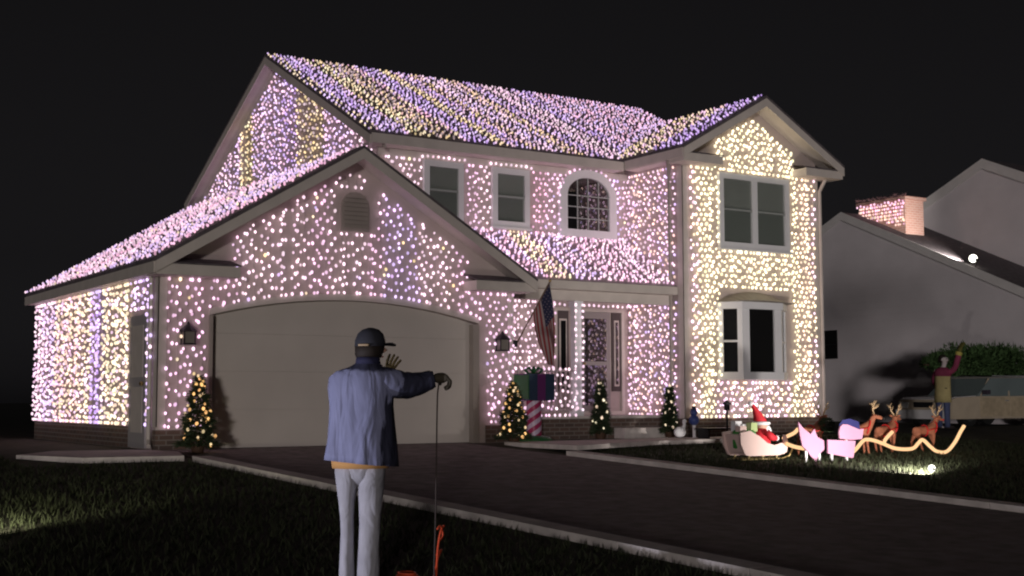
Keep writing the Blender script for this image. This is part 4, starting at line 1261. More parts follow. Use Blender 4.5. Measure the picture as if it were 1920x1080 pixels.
# ------------------------------------------------------------------ neighbour's house
nb = thing('house', 'plain pale neighbouring house with dark roof and decorated chimney', 'house', (27, 9, 0))
AX, AP, AZ, AS = 25.0, 10.4, 6.70, 0.44
m = MB(); m.prism([(AX, 3.2, -0.2), (AX, 17.6, -0.2), (AX, 17.6, AZ-AS*7.2-0.1), (AX, AP, AZ-0.1), (AX, 3.2, AZ-AS*7.2-0.1)], (0.2, 0, 0)); part('gable_wall', m, PALEW, nb)
m = MB(); m.box(AX+0.203, 36, 3.2, 3.4, -0.2, 3.4); part('front_wall', m, PALEW, nb)
for ya, yb in ((AP, 2.7), (AP+0.003, 18.1)):
    m = MB(); za, zb = AZ, AZ-AS*abs(yb-AP)
    m.prism([(AX-0.028, ya, za), (AX-0.028, yb, zb), (36, yb, zb), (36, ya, za)], (0, 0, 0.06)); part('roof', m, SHINGLE, nb)
    m = MB(); m.prism([(AX-0.062, ya, za+0.07), (AX-0.062, yb, zb+0.07), (AX-0.062, yb, zb-0.20), (AX-0.062, ya, za-0.20)], (0.033, 0, 0)); part('rake_board', m, PALET, nb)
    m = MB(); m.prism([(AX-0.028, ya, za-0.10), (AX-0.028, yb, zb-0.10), (AX-0.004, yb, zb-0.10), (AX-0.004, ya, za-0.10)], (0, 0, -0.02)); part('soffit', m, PALEW, nb)
BX, BP, BZ, BS = 28.0, 7.2, 8.25, 0.44
m = MB(); m.prism([(BX, 1.5, 3.0), (BX, 12.9, 3.0), (BX, 12.9, BZ-BS*5.7-0.1), (BX, BP, BZ-0.1), (BX, 1.5, BZ-BS*5.7-0.1)], (0.2, 0, 0)); part('upper_gable_wall', m, PALEW, nb)
m = MB(); m.box(BX+0.203, 36, 1.5, 3.19, -0.2, 5.6); part('front_wall', m, PALEW, nb)
for ya, yb in ((BP, 1.0), (BP+0.003, 13.4)):
    m = MB(); za, zb = BZ, BZ-BS*abs(yb-BP)
    m.prism([(BX-0.028, ya, za), (BX-0.028, yb, zb), (37, yb, zb), (37, ya, za)], (0, 0, 0.06)); part('roof', m, SHINGLE, nb)
    m = MB(); m.prism([(BX-0.062, ya, za+0.07), (BX-0.062, yb, zb+0.07), (BX-0.062, yb, zb-0.26), (BX-0.062, ya, za-0.26)], (0.033, 0, 0)); part('rake_board', m, PALET, nb)
    m = MB(); m.prism([(BX-0.028, ya, za-0.10), (BX-0.028, yb, zb-0.10), (BX-0.004, yb, zb-0.10), (BX-0.004, ya, za-0.10)], (0, 0, -0.02)); part('soffit', m, PALEW, nb)
m = MB(); m.box(AX-0.03, AX-0.004, 10.72, 11.5, 2.02, 2.95); wn_ = part('window', m, DARK, nb)
m = MB(); m.box(AX-0.036, AX-0.032, 10.76, 11.46, 2.06, 2.91); part('pane', m, GLASS, wn_)
m = MB(); m.box(AX-0.05, AX-0.037, 10.74, 11.48, 2.47, 2.50); part('meeting_rail', m, BLACKM, wn_)
# chimney
m = MB(); m.box(25.75, 26.6, 8.45, 10.35, 5.9, 7.0); ch = part('chimney', m, CHIM, nb)
m = MB(); m.box(25.68, 26.67, 8.38, 10.42, 7.003, 7.10); part('chimney_cap', m, CHIM, ch)
for z, yo, c in ((6.95, 0.0, ['pink', 'rose']), (6.62, 0.1, ['gold', 'peach', 'warm'])):
    pts = [(25.70, 10.36-0.145*i, z+0.03*math.sin(i*1.7)+(-0.02*i if z < 6.9 else 0.0)) for i in range(14)]
    light_string(pts, [(x-0.03, y, q) for x, y, q in pts], [tuple(0.9*k for k in tint(PAL[rng.choice(c)])) for _ in pts],
                 'row of bulbs round the top of the neighbour chimney' if z > 6.8 else 'row of warm bulbs round the middle of the neighbour chimney', None, False, 0.034)
for i in range(20):
    y = 10.30-0.094*i
    pts = [(25.735, y+rng.uniform(-0.03, 0.03), 6.88-0.11*k) for k in range(int(3+0.25*i))]
    if len(pts) > 1:
        light_string(pts, [(x-0.03, y_, z_) for x, y_, z_ in pts], [tuple(1.0*q for q in tint(PAL[rng.choice(['peach', 'rose', 'peach'])])) for _ in pts], '%s string of peach bulbs from the left on the neighbour chimney' % ordinal(i+1), 'light strings on the neighbour chimney', False, 0.032)
# puffs of tinsel along the chimney top
tn = MB()
for i in range(26):
    y = 10.38-0.078*i; c = (25.74+rng.uniform(-0.05, 0.1), y, 7.14+rng.uniform(-0.02, 0.06))
    for _ in range(22):
        d = Vector((rng.gauss(0, 1), rng.gauss(0, 1), rng.gauss(0, 1)+0.4)).normalized()*rng.uniform(0.05, 0.15); s = d.orthogonal().normalized()*0.012
        c0 = Vector(c); tn.add([c0-s, c0+s, c0+d], [(0, 1, 2)])
o = link('tinsel_garland', tn.mesh('tinsel', fix=False), mat('tinsel', (0.85, 0.50, 0.52), 0.5)); tag(o, 'shaggy pink tinsel garland along the neighbour chimney top', 'garland')
flood((25.05, 5.35, AZ-AS*5.05+0.055), (25.15, 8.3, 5.85), 'round floodlight fixed on the neighbour roof aimed at the chimney', 750, R_(76), (1.0, 0.93, 0.86), LENS, 1.9)

# ------------------------------------------------------------------ estate car with a tree on its roof
car = thing('parked_car', 'estate car with tan panelled side and a felled tree tied on its roof', 'car', (22.0, 3.85, 0))
TAN = mat('car_tan', (0.55, 0.46, 0.35), 0.4, var=0.08)
CHR = mat('chrome', (0.75, 0.74, 0.76), 0.25, metal=0.6)
CGL = mat('car_glass', (0.20, 0.245, 0.25), 0.15, spec=0.6)
x0, x1 = 20.85, 24.85
ya, yb = 3.0, 4.7
prof = [(x0, 0.20), (x0-0.03, 0.48), (x0+0.05, 0.70), (x0+0.25, 0.75), (x0+1.15, 0.79), (x1-0.05, 0.80), (x1, 0.55), (x1, 0.20)]
m = MB(); m.prism([(x, ya, z) for x, z in prof], (0, yb-ya, 0)); cb = part('body', m, TAN, car)
gh = [(x0+1.12, 0.795), (x0+1.72, 1.26), (x1-0.20, 1.28), (x1-0.06, 0.805)]
m = MB(); m.loft([[(x, ya+0.05, z) for x, z in gh], [(x, ya+0.10 if z > 1 else ya+0.05, z) for x, z in gh], [(x, yb-0.10 if z > 1 else yb-0.05, z) for x, z in gh]]); part('cabin', m, CGL, car)
m = MB(); m.box(x0+1.66, x1-0.18, ya+0.06, yb-0.06, 1.262, 1.30); rf = part('roof', m, mat('car_roof', (0.25, 0.24, 0.22), 0.4), car)
for sy in (ya+0.14, yb-0.14):
    m = MB(); m.tube([(x0+1.9, sy, 1.33), (x1-0.4, sy, 1.33)], 0.015, 6); part('roof_rail', m, CHR, rf)
for xx in (x0+1.28, x0+2.45, x0+3.5):
    m = MB(); dx = 0.40 if xx < x0+1.5 else 0.0
    m.prism([(xx-0.03, ya+0.035, 0.80), (xx+0.03, ya+0.035, 0.80), (xx+0.03+dx, ya+0.085, 1.262), (xx-0.03+dx, ya+0.085, 1.262)], (0, 0.012, 0)); part('pillar', m, TAN, car)
for a, b in ((x0+1.2, x0+2.42), (x0+2.46, x0+3.5), (x0+3.54, x1-0.1)):
    m = MB(); m.box(a, b, ya-0.012, ya-0.003, 0.26, 0.76); dd = part('door' if b < x1-0.2 else 'wood_panel', m, mat('car_wood', (0.52, 0.42, 0.29), 0.5, var=0.2, vscale=5), car)
    m = MB(); m.box(b-0.22, b-0.08, ya-0.03, ya-0.014, 0.66, 0.69); part('handle', m, CHR, dd)
CWH = mat('car_white', (0.85, 0.82, 0.84), 0.3)
m = MB(); m.box(x0-0.12, x0-0.032, ya+0.02, yb-0.02, 0.20, 0.44); part('bumper', m, CWH, car)
m = MB(); m.box(x0-0.035, x0+0.02, ya+0.55, yb-0.55, 0.50, 0.64); part('grille', m, BLACKM, car)
for sy in (ya+0.08, yb-0.36):
    m = MB(); m.box(x0-0.035, x0+0.03, sy, sy+0.28, 0.48, 0.64); part('headlight', m, mat('lamp_glass', (0.92, 0.92, 0.92), 0.15), car)
m = MB(); m.prism([(x0+0.055, ya+0.05, 0.705), (x0+0.245, ya+0.05, 0.755), (x0+1.10, ya+0.05, 0.792), (x0+1.10, yb-0.05, 0.792), (x0+0.245, yb-0.05, 0.755), (x0+0.055, yb-0.05, 0.705)], (0, 0, 0.012)); part('bonnet', m, CWH, car)
for xx in (x0+0.78, x1-0.55):
    for sy in (ya+0.02, yb-0.22):
        m = MB(); m.tube([(xx, sy, 0.31), (xx, sy+0.20, 0.31)], 0.31, 18); wh = part('wheel', m, mat('tyre', (0.02, 0.02, 0.02), 0.8), car)
        m = MB(); m.tube([(xx, sy-0.012, 0.31), (xx, sy+0.02, 0.31)], 0.18, 14); part('rim', m, mat('rim_dark', (0.06, 0.06, 0.06), 0.5), wh)
m = MB(); m.box(x0+1.28, x0+1.42, ya-0.16, ya-0.01, 0.84, 0.95); part('mirror', m, mat('mirror_dark', (0.06, 0.05, 0.07), 0.4), car)
rt_ = thing('felled_tree', 'bushy dark green evergreen tree lying on the roof of the estate car', 'tree', (22.9, 3.5, 1.36))
m = MB(); m.tube([(20.9, 3.85, 1.62), (24.7, 3.85, 1.55)], [0.02, 0.09], 8); part('trunk', m, BARK, rt_)
m = MB(); rs = random.Random(5)
for _ in range(9000):
    t = rs.random()**0.7
    x = 21.0+t*3.75
    rad = (0.12+0.42*min(1, t*3.0))*math.sqrt(rs.random())*(1+0.18*math.sin(x*5.1)+0.10*math.sin(x*13))
    a = rs.uniform(0, 6.283)
    c = Vector((x, 3.85+1.35*rad*math.cos(a), max(1.36, 1.66+0.85*rad*math.sin(a))))
    d = Vector((rs.uniform(-1, 0.3), math.cos(a)+rs.gauss(0, 0.4), abs(math.sin(a))+rs.gauss(0, 0.4))).normalized()
    s = d.cross(Vector((rs.gauss(0, 1), rs.gauss(0, 1), rs.gauss(0, 1)))).normalized()*0.022
    L = rs.uniform(0.08, 0.2); m.add([c-s, c+s, c+d*L], [(0, 1, 2)])
part('crown', m.mesh('crown', fix=False), mat('needle_roof', (0.07, 0.13, 0.045), 0.8, var=0.5, vscale=4), rt_)

# ------------------------------------------------------------------ people
SKIN = mat('skin', (0.45, 0.25, 0.18), 0.55)
HAIRD = mat('hair_dark', (0.03, 0.022, 0.018), 0.7)
SHOE = mat('shoe', (0.05, 0.04, 0.04), 0.6)
def ring(c, rx, ry, n=28, fold=0.0, kf=7, ph=0.0, tilt=(0, 0)):
    out = []
    for i in range(n):
        a = 2*math.pi*i/n
        f = 1+fold*(math.sin(kf*a+ph)+0.5*math.sin(2.3*kf*a+1.7*ph))
        x = rx*f*math.cos(a); y = ry*f*math.sin(a)
        out.append((c[0]+x, c[1]+y, c[2]+tilt[0]*x+tilt[1]*y))
    return out

def hand(base, direction, palm_n, curl, mtl, parent, name='glove', s=1.0, thumb_side=1):
    """palm and five bent fingers as one skinned mesh, rooted at the wrist"""
    b = Vector(base); d = Vector(direction).normalized(); nrm = Vector(palm_n); nrm = (nrm-d*nrm.dot(d)).normalized(); sd = d.cross(nrm)*thumb_side
    V = [b, b+d*0.045*s, b+d*0.085*s]; E = [(0, 1), (1, 2)]; Rr = [0.028*s, 0.036*s, 0.034*s]
    for k, (o, L) in enumerate(((-0.033, 0.062), (-0.011, 0.078), (0.011, 0.082), (0.033, 0.074))):
        p = b+d*0.09*s+sd*o*s
        V.append(p); E.append((2, len(V)-1)); Rr.append(0.0115*s)
        dv = d.copy(); q = p
        for j in range(3):
            ang = curl*(0.5+0.5*j)
            dv = (d*math.cos(ang)+nrm*math.sin(ang)).normalized()
            q = q+dv*L*s*0.40+sd*o*0.16*s
            V.append(q); E.append((len(V)-2, len(V)-1)); Rr.append((0.0108-0.001*j)*s)
    p = b+d*0.03*s+sd*0.038*s
    V.append(p); E.append((1, len(V)-1)); Rr.append(0.014*s)
    q = p
    for j in range(2):
        q = q+(d*0.55+sd*0.55+nrm*0.45*curl).normalized()*0.034*s
        V.append(q); E.append((len(V)-2, len(V)-1)); Rr.append((0.0125-0.0015*j)*s)
    return link(name, skin_mesh(name, V, E, Rr, 2, 0), mtl, parent, True)

def head_parts(p, c, yaw, mskin, hair=None):
    """nose, ears, eyes, mouth on a head centred at c that looks along yaw (0 = +y)"""
    f = Vector((math.sin(yaw), math.cos(yaw), 0)); sd = Vector((f.y, -f.x, 0)); c = Vector(c)
    m = MB(); m.tube([c+f*0.085+Vector((0,0,0.02)), c+f*0.115-Vector((0,0,0.012)), c+f*0.092-Vector((0,0,0.022))], [0.009, 0.017, 0.011], 8); part('nose', m, mskin, p, True, True)
    for s in (-1, 1):
        m = MB(); m.ball(c+sd*0.083*s-f*0.005, 0.03, (0.45, 0.75, 1.0)); part('ear', m, mskin, p, True, True)
        m = MB(); m.ball(c+f*0.088+sd*0.032*s+Vector((0,0,0.022)), 0.012, nu=8, nv=6); part('eye', m, BLACKM, p, True, True)
    m = MB(); m.tube([c+f*0.088+sd*k*0.024-Vector((0,0,0.052+0.003*k*k)) for k in (-1, 0, 1)], 0.006, 6); part('mouth', m, mat('lip', (0.35, 0.13, 0.11), 0.5), p, True, True)

def body_mesh(J, head_c, hr=0.088):
    """continuous figure: pelvis-spine-neck-head with tapering limbs"""
    V = []; E = []; Rr = []
    def add(p, r, par=None):
        V.append(Vector(p)); Rr.append(r)
        if par is not None: E.append((par, len(V)-1))
        return len(V)-1
    pel = add(J['pelvis'], 0.125)
    sp = add(J['spine'], 0.115, pel); chs = add(J['chest'], 0.13, sp); nk = add(J['neck'], 0.055, chs)
    hc = Vector(head_c)
    h0 = add(hc-Vector((0, 0, 0.075)), 0.062, nk); h1 = add(hc, hr, h0); add(hc+Vector((0, 0, 0.075)), hr*0.82, h1)
    for s in 'LR':
        sh = add(J['sh'+s], 0.062, chs); el = add(J['el'+s], 0.045, sh); add(J['wr'+s], 0.030, el)
        hp = add(J['hip'+s], 0.066, pel); kn = add(J['kn'+s], 0.036, hp); an = add(J['an'+s], 0.028, kn); add(J['to'+s], 0.024, an)
    return skin_mesh('body', V, E, Rr, 2, 0)

# --- the pointing person in the foreground (local x = across the view, y = away)
p1 = thing('person', 'person seen from behind in cap, pale blue jacket and light trousers, holding out a cord', 'person', (-3.0, -11.41, terrain(-11.41)), -YAW)
hc = (0.02, 0.02, 1.635)
J = dict(pelvis=(-0.035, 0, 0.93), spine=(-0.03, 0, 1.12), chest=(-0.03, 0.0, 1.34), neck=(0.0, 0.0, 1.50),
         shL=(-0.20, 0.02, 1.42), elL=(-0.13, 0.30, 1.27), wrL=(0.10, 0.40, 1.43), shR=(0.15, 0.02, 1.42), elR=(0.30, 0.10, 1.385), wrR=(0.455, 0.13, 1.43),
         hipL=(-0.125, 0, 0.86), knL=(-0.125, 0.03, 0.47), anL=(-0.125, 0.0, 0.09), toL=(-0.12, 0.13, 0.045), hipR=(0.045, 0, 0.86), knR=(0.035, 0.03, 0.47), anR=(0.025, 0.0, 0.09), toR=(0.08, 0.12, 0.045))
link('body', body_mesh(J, hc), SKIN, p1, True)
head_parts(p1, hc, R_(62), SKIN)
# hair under the cap
m = MB(); m.loft([ring((0.012, 0.012, 1.555), 0.070, 0.075, 20), ring((0.015, 0.012, 1.59), 0.093, 0.098, 20), ring((0.02, 0.015, 1.66), 0.100, 0.105, 20)]); part('hair', m, HAIRD, p1, True, True)
CAPM = mat('cap_grey', (0.035, 0.035, 0.045), 0.8, var=0.15)
m = MB(); m.loft([ring((0.022, 0.018, 1.650), 0.104, 0.110, 24), ring((0.024, 0.02, 1.690), 0.104, 0.110, 24), ring((0.026, 0.02, 1.735), 0.088, 0.094, 24), ring((0.028, 0.02, 1.765), 0.056, 0.06, 24), ring((0.028, 0.02, 1.777), 0.015, 0.016, 24)]); cap = part('cap', m, CAPM, p1, True, True)
f_ = Vector((math.sin(R_(62)), math.cos(R_(62)), 0)); s_ = Vector((f_.y, -f_.x, 0))
brim = []
for t, wd, dz in ((0.085, 0.085, 0.0), (0.13, 0.082, 0.002), (0.165, 0.06, -0.008), (0.18, 0.02, -0.012)):
    brim.append((t, wd, dz))
pts = [Vector((0.024, 0.02, 1.665))+f_*t+s_*wd+Vector((0, 0, dz)) for t, wd, dz in brim]+[Vector((0.024, 0.02, 1.665))+f_*t-s_*wd+Vector((0, 0, dz)) for t, wd, dz in reversed(brim)]
m = MB(); m.prism(pts, (0, 0, 0.008)); part('brim', m, CAPM, cap, False, True)
m = MB(); m.tube([Vector((0.022, 0.018, 1.656))+Vector((0.107*math.sin(a), -0.113*math.cos(a), 0)) for a in [R_(-38+7*i) for i in range(7)]], 0.008, 6, flat=1.0); part('strap', m, mat('strap_tan', (0.50, 0.36, 0.22), 0.5), cap, True, True)
# jacket
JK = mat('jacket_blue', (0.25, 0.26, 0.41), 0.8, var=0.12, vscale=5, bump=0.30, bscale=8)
m = MB()
rg = [ring((0.012, 0.005, 1.560), 0.072, 0.080, 36), ring((0.010, 0.005, 1.535), 0.080, 0.088, 36), ring((0.0, 0.005, 1.510), 0.115, 0.10, 36), ring((-0.02, 0.01, 1.480), 0.185, 0.12, 36), ring((-0.033, 0.01, 1.440), 0.222, 0.135, 36, 0.008, 5),
      ring((-0.035, 0.01, 1.36), 0.222, 0.145, 36, 0.012, 6, 0.4), ring((-0.035, 0.01, 1.24), 0.215, 0.15, 36, 0.026, 5, 0.9), ring((-0.035, 0.0, 1.12), 0.222, 0.155, 36, 0.042, 5, 1.2), ring((-0.035, 0.0, 1.00), 0.232, 0.165, 36, 0.056, 5, 1.5),
      ring((-0.035, 0.0, 0.92), 0.240, 0.172, 36, 0.064, 5, 1.7, (-0.05, 0)), ring((-0.035, 0.0, 0.865), 0.244, 0.176, 36, 0.068, 5, 1.8, (-0.10, 0)), ring((-0.035, 0.0, 0.868), 0.230, 0.164, 36, 0.068, 5, 1.8, (-0.10, 0)), ring((-0.035, 0.0, 1.0), 0.20, 0.14, 36)]
m.loft(rg, True, True)
SHADEJ = mat('jacket_shade', (0.070, 0.075, 0.13), 0.8, var=0.15, vscale=6, bump=0.9, bscale=9)  # darker jacket copy meant for its shaded side
def paint_shade(m_):  # paints the shade on right side, sleeve and shoulders into the cloth colour
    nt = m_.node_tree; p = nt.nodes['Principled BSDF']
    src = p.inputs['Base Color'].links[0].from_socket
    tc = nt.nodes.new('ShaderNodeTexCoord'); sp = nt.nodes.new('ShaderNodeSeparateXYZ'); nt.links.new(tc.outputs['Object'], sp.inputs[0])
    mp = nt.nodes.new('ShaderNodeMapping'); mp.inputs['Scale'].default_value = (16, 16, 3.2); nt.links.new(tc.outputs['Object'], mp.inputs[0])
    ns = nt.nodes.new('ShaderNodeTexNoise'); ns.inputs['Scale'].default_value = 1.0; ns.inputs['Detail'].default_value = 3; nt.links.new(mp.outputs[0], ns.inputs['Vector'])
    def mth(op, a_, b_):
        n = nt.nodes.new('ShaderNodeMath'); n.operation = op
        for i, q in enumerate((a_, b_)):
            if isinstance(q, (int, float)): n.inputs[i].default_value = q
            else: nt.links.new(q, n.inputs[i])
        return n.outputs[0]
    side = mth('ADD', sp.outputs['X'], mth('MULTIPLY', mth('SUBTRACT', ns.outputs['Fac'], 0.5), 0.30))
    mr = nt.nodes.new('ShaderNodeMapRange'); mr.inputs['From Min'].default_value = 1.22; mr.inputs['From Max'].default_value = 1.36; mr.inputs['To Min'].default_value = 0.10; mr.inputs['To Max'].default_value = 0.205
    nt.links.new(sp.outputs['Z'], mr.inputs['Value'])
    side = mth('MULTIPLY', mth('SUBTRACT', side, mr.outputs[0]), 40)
    shoulder_shade = mth('MULTIPLY', mth('SUBTRACT', mth('ADD', sp.outputs['Z'], mth('MULTIPLY', ns.outputs['Fac'], 0.06)), 1.505), 60)
    fac = nt.nodes.new('ShaderNodeClamp'); nt.links.new(mth('MAXIMUM', side, shoulder_shade), fac.inputs[0])
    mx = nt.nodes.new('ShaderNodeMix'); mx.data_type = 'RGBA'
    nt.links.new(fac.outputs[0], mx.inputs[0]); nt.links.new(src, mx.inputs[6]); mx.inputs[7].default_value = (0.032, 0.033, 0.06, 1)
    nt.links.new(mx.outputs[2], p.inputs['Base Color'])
paint_shade(JK)
def fold_bump(m_, sc, dist, strength=0.8):
    """long hanging cloth folds"""
    nt = m_.node_tree; p = nt.nodes['Principled BSDF']
    tc = nt.nodes.new('ShaderNodeTexCoord'); mp = nt.nodes.new('ShaderNodeMapping'); mp.inputs['Scale'].default_value = sc; mp.inputs['Rotation'].default_value = (0, 0.22, 0)
    nt.links.new(tc.outputs['Object'], mp.inputs[0])
    ns = nt.nodes.new('ShaderNodeTexNoise'); ns.inputs['Scale'].default_value = 1.0; ns.inputs['Detail'].default_value = 2.5; ns.inputs['Distortion'].default_value = 0.6
    nt.links.new(mp.outputs[0], ns.inputs['Vector'])
    b = nt.nodes.new('ShaderNodeBump'); b.inputs['Strength'].default_value = strength; b.inputs['Distance'].default_value = dist
    nt.links.new(ns.outputs['Fac'], b.inputs['Height'])
    nt.links.new(b.outputs['Normal'], p.inputs['Normal'])
fold_bump(JK, (9, 9, 2.0), 0.055)
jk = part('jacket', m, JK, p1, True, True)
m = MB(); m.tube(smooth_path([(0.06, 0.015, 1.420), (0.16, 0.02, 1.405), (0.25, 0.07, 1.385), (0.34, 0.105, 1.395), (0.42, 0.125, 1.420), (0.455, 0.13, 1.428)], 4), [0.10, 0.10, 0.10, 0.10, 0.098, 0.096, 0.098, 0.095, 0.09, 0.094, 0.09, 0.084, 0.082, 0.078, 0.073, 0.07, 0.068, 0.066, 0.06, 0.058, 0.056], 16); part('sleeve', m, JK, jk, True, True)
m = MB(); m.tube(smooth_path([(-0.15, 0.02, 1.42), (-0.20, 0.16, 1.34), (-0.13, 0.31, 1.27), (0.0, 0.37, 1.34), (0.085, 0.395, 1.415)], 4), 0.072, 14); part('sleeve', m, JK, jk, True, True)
m = MB(); m.loft([ring((0.012, 0.005, 1.530), 0.086, 0.094, 28), ring((0.012, 0.0, 1.575), 0.080, 0.088, 28), ring((0.012, 0.005, 1.572), 0.072, 0.08, 28)]); part('collar', m, mat('collar_navy', (0.03, 0.03, 0.07), 0.8), jk, True, True)
# shirt tail and trousers
m = MB(); m.loft([ring((-0.035, 0, 0.95), 0.19, 0.135, 28), ring((-0.035, 0, 0.87), 0.196, 0.150, 28), ring((-0.035, 0, 0.830), 0.192, 0.152, 28), ring((-0.035, 0, 0.835), 0.165, 0.13, 28)]); part('shirt_tail', m, mat('shirt_orange', (0.62, 0.33, 0.12), 0.8, var=0.1), p1, True, True)
TR_ = mat('trousers_pale', (0.41, 0.40, 0.44), 0.85, var=0.14, vscale=6, bump=0.35, bscale=9)
m = MB(); m.loft([ring((-0.035, 0, 0.93), 0.172, 0.128, 28), ring((-0.035, 0, 0.84), 0.170, 0.132, 28), ring((-0.037, 0, 0.77), 0.140, 0.110, 28), ring((-0.04, 0, 0.72), 0.06, 0.06, 28)]); tr = part('trousers', m, TR_, p1, True, True)
fold_bump(TR_, (10, 10, 5.0), 0.030)
def legloft(cx0, pts):
    m = MB(); m.loft([ring((x, y, z), rx, ry, 24, fo, 4, z*9) for x, y, z, rx, ry, fo in pts]); part('trouser_leg', m, TR_, tr, True, True)
legloft(-0.125, [(-0.112, 0, 0.88, 0.098, 0.125, 0), (-0.116, 0, 0.78, 0.088, 0.115, 0.01), (-0.122, 0.005, 0.70, 0.070, 0.098, 0.04), (-0.126, 0.015, 0.60, 0.054, 0.082, 0.05), (-0.124, 0.02, 0.50, 0.047, 0.074, 0.05), (-0.122, 0.018, 0.40, 0.045, 0.070, 0.03), (-0.122, 0.01, 0.26, 0.046, 0.070, 0.04), (-0.120, 0.0, 0.12, 0.050, 0.072, 0.04), (-0.120, 0.0, 0.045, 0.052, 0.074, 0.02)])
legloft(0.03, [(0.044, 0, 0.88, 0.094, 0.125, 0), (0.040, 0, 0.78, 0.093, 0.115, 0.01), (0.036, 0.005, 0.70, 0.090, 0.102, 0.02), (0.034, 0.015, 0.58, 0.080, 0.090, 0.04), (0.030, 0.02, 0.46, 0.074, 0.084, 0.05), (0.024, 0.015, 0.32, 0.072, 0.082, 0.03), (0.022, 0.0, 0.15, 0.074, 0.084, 0.04), (0.022, 0.0, 0.045, 0.076, 0.086, 0.02)])
for x in (-0.125, 0.03):
    m = MB(); m.loft([[(x+0.05*w_*math.cos(a), -0.03+yy+0.0*math.sin(a), 0.05+hh*math.sin(a)) for a in [2*math.pi*i/12 for i in range(12)]] for yy, w_, hh in ((-0.06, 0.6, 0.04), (-0.03, 0.95, 0.05), (0.06, 0.95, 0.05), (0.15, 1.0, 0.042), (0.20, 0.7, 0.03))]); part('shoe', m, SHOE, p1, True, True)
GLV = mat('glove_brown', (0.05, 0.04, 0.025), 0.8)
GLY = mat('glove_mustard', (0.10, 0.072, 0.028), 0.8)
hand((0.440, 0.13, 1.435), (1.0, 0.2, 0.02), (0, 0.1, -1), 1.75, GLV, p1, s=1.15, thumb_side=1)
hand((0.10, 0.40, 1.44), (0.35, -0.05, 1.0), (0.3, 1.0, 0), 0.45, GLY, p1, s=1.0, thumb_side=1)

# cord held by the pointing person
def to_world(v): return W[p1.name] @ Vector(v)
cpts = smooth_path([to_world(v) for v in ((0.487, 0.15, 1.44), (0.483, 0.15, 1.38), (0.475, 0.15, 1.28), (0.47, 0.15, 0.9), (0.465, 0.14, 0.45), (0.46, 0.12, 0.08), (0.50, 0.16, 0.025), (0.62, 0.30, 0.02), (0.90, 0.45, 0.02))], 5)
m = MB(); m.tube(cpts, 0.006, 6)
o = link('cord', m.mesh('cord', True), mat('cord_dark', (0.05, 0.035, 0.03), 0.6)); tag(o, 'thin dark cord hanging from the outstretched hand to the lawn', 'cord')
# orange extension cord rising from the grass
oc = thing('extension_cord', 'tangled orange extension cord sticking up from the grass beside the person', 'cord', (-2.32, -11.2, terrain(-11.2)))
ORC = mat('cord_orange', (0.75, 0.10, 0.04), 0.5)
zb = terrain(-11.2)
m = MB()
m.tube(smooth_path([(-2.42, -11.3, zb+0.01), (-2.33, -11.2, zb+0.10), (-2.29, -11.15, zb+0.22), (-2.25, -11.12, zb+0.33), (-2.21, -11.1, zb+0.37)], 5), 0.008, 6)
m.tube(smooth_path([(-2.36, -11.25, zb+0.02), (-2.31, -11.18, zb+0.14), (-2.23, -11.1, zb+0.20), (-2.30, -11.15, zb+0.17)], 5), 0.007, 6)
m.tube(smooth_path([(-2.27, -11.13, zb+0.26), (-2.22, -11.1, zb+0.30), (-2.25, -11.12, zb+0.37), (-2.29, -11.14, zb+0.35)], 5), 0.007, 6)
part('cable', m, ORC, oc, True)
m = MB()
for i in range(3):
    m.tube([(-2.62+0.09*(1-0.2*i)*math.cos(a), -11.3+0.07*math.sin(a), zb+0.05+0.016*i) for a in [2*math.pi*k/18 for k in range(19)]], 0.008, 6)
part('coil', m, ORC, oc, True)

# --- the far person by the car
p2 = thing('person', 'person in khaki vest, maroon sleeves and jeans beside the car, one gloved hand raised', 'person', (18.8, 1.6, 0.0), -YAW)
hc2 = (0.10, 0.0, 1.66)
J2 = dict(pelvis=(0.04, 0, 0.93), spine=(0.04, 0, 1.1), chest=(0.05, 0, 1.30), neck=(0.07, 0, 1.47), shL=(-0.10, 0.05, 1.38), elL=(-0.10, 0.16, 1.14), wrL=(0.02, 0.30, 1.05), shR=(0.17, -0.06, 1.36), elR=(0.30, -0.12, 1.46), wrR=(0.42, -0.10, 1.80),
          hipL=(-0.04, 0.03, 0.88), knL=(-0.05, 0.02, 0.48), anL=(-0.06, 0, 0.08), toL=(0.04, -0.03, 0.04), hipR=(0.12, -0.03, 0.88), knR=(0.12, -0.02, 0.48), anR=(0.12, -0.02, 0.08), toR=(0.23, -0.05, 0.04))
PALES = mat('skin_pale', (0.84, 0.74, 0.73), 0.6)
link('body', body_mesh(J2, hc2, 0.108), PALES, p2, True)
head_parts(p2, hc2, R_(150), PALES)
m = MB(); m.loft([ring((0.03, 0.03, 1.60), 0.06, 0.07, 18), ring((0.045, 0.035, 1.68), 0.085, 0.085, 18), ring((0.07, 0.03, 1.76), 0.085, 0.085, 18), ring((0.085, 0.01, 1.785), 0.03, 0.03, 18)]); part('hair', m, HAIRD, p2, True, True)
KH = mat('vest_khaki', (0.60, 0.50, 0.24), 0.75, var=0.1, vscale=8)
MAR = mat('sleeve_maroon', (0.30, 0.05, 0.11), 0.8, var=0.1, vscale=8)
m = MB(); m.loft([ring((0.065, 0, 1.47), 0.08, 0.085, 24), ring((0.06, 0, 1.43), 0.16, 0.12, 24), ring((0.055, 0, 1.36), 0.195, 0.135, 24), ring((0.05, 0, 1.2), 0.185, 0.14, 24, 0.01), ring((0.05, 0, 1.0), 0.185, 0.145, 24, 0.02), ring((0.045, 0, 0.8), 0.195, 0.15, 24, 0.03), ring((0.045, 0, 0.64), 0.205, 0.16, 24, 0.035), ring((0.045, 0, 0.65), 0.18, 0.14, 24)]); vest = part('vest', m, KH, p2, True, True)
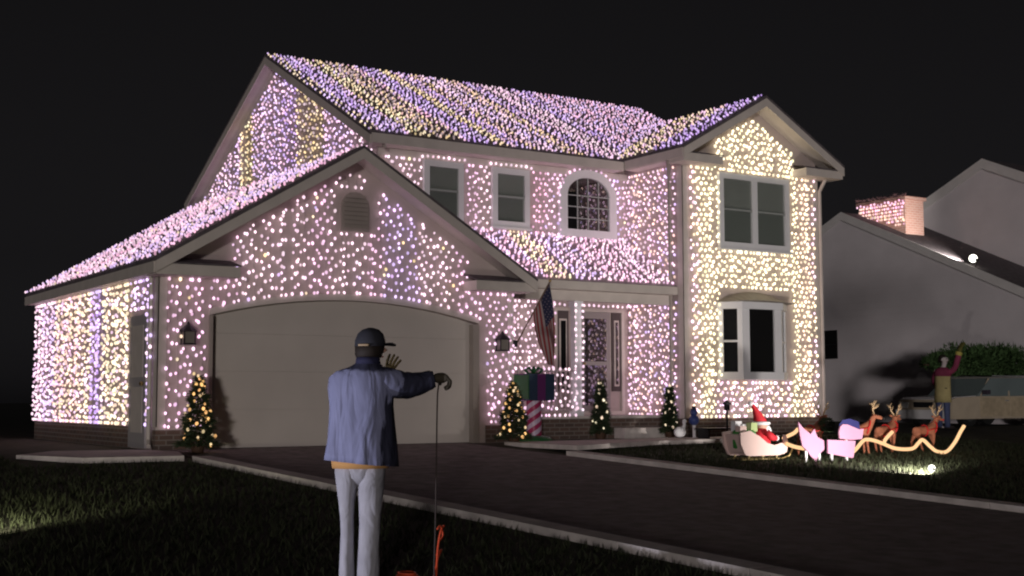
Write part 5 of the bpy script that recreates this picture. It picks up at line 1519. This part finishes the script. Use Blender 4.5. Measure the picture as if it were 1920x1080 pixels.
m = MB(); m.tube([(0.04, -0.166, 0.98), (0.09, -0.163, 0.98)], 0.012, 6); part('button', m, BLACKM, vest, True, True)
m = MB(); m.loft([ring((0.06, -0.004, 1.48), 0.085, 0.09, 24), ring((0.055, -0.004, 1.425), 0.175, 0.137, 24), ring((0.055, -0.004, 1.36), 0.205, 0.146, 24), ring((0.053, -0.004, 1.27), 0.200, 0.148, 24), ring((0.052, 0, 1.26), 0.17, 0.13, 24)]); sw = part('sweater', m, MAR, p2, True, True)
m = MB(); m.tube(smooth_path([(0.12, -0.05, 1.37), (0.22, -0.10, 1.38), (0.31, -0.12, 1.47), (0.37, -0.11, 1.63), (0.42, -0.10, 1.79)], 4), 0.068, 14); part('sleeve', m, MAR, sw, True, True)
m = MB(); m.tube(smooth_path([(-0.08, 0.05, 1.38), (-0.11, 0.12, 1.24), (-0.09, 0.18, 1.12), (0.0, 0.29, 1.06)], 4), 0.062, 14); part('sleeve', m, MAR, sw, True, True)
JN = mat('jeans_blue', (0.10, 0.12, 0.24), 0.8, var=0.15, vscale=8)
m = MB(); m.loft([ring((0.04, 0, 0.95), 0.165, 0.125, 24), ring((0.04, 0, 0.82), 0.17, 0.13, 24), ring((0.04, 0, 0.74), 0.12, 0.10, 24)]); jn = part('trousers', m, JN, p2, True, True)
for x, y in ((-0.045, 0.03), (0.12, -0.03)):
    m = MB(); m.loft([ring((x, y, z), r_, r_*1.05, 20, 0.02, 4, z*7) for z, r_ in ((0.82, 0.09), (0.66, 0.085), (0.48, 0.072), (0.3, 0.066), (0.12, 0.068), (0.05, 0.07))]); part('trouser_leg', m, JN, jn, True, True)
    m = MB(); m.ball((x+0.06, y-0.02, 0.05), 0.05, (2.3, 1.0, 1.0)); part('shoe', m, SHOE, p2, True, True)
GLG = mat('glove_green', (0.13, 0.12, 0.03), 0.8)
hand((0.425, -0.10, 1.80), (0.25, 0, 1.0), (1, 0.2, 0), 0.45, GLG, p2, s=1.75, thumb_side=1)
m = MB(); m.tube([(0.405, -0.10, 1.76), (0.43, -0.10, 1.84)], [0.075, 0.082], 12); part('glove_cuff', m, mat('cuff_yellow', (0.5, 0.42, 0.1), 0.7), p2, local=True)

# ------------------------------------------------------------------ unseen tree added past the right edge of the view to shade the neighbour wall
stt = thing('unseen_tree', 'small leafy tree added out of view at the right, shading the neighbour wall', 'tree', (11.8, -8.5, terrain(-8.5)))
zt0 = terrain(-8.5)
m = MB(); m.tube([(11.8, -8.5, zt0-0.05), (11.82, -8.48, zt0+1.0), (11.78, -8.5, zt0+2.2), (11.8, -8.5, zt0+5.0)], [0.11, 0.085, 0.06, 0.02], 10)
for k in range(9):
    a = k*2.4; z = zt0+2.9+0.2*k
    m.tube([(11.8, -8.5, z), (11.8+0.6*math.cos(a), -8.5+0.6*math.sin(a), z+0.5), (11.8+1.2*math.cos(a), -8.5+1.2*math.sin(a), z+0.9)], [0.045, 0.03, 0.01], 6)
part('trunk', m, BARK, stt, True)
m = MB(); rs = random.Random(11)
clumps = [(Vector((rs.gauss(0, 0.8), rs.gauss(0, 0.8), rs.gauss(0, 0.55))), rs.uniform(0.35, 0.6)) for _ in range(44)]
for c0, r0 in clumps:
    for _ in range(20):
        d = Vector((rs.gauss(0, 1), rs.gauss(0, 1), rs.gauss(0, 1))).normalized()*r0*rs.random()**0.4
        c = Vector((11.8, -8.5, zt0+4.7))+c0+d
        e = Vector((rs.gauss(0, 1), rs.gauss(0, 1), rs.gauss(0, 1))).normalized()*0.10; f = e.orthogonal().normalized()*0.045
        m.add([c-e, c+f, c+e, c-f], [(0, 1, 2, 3)])
part('crown', m.mesh('crown', fix=False), mat('leaf', (0.06, 0.09, 0.03), 0.7, var=0.4, vscale=3), stt)
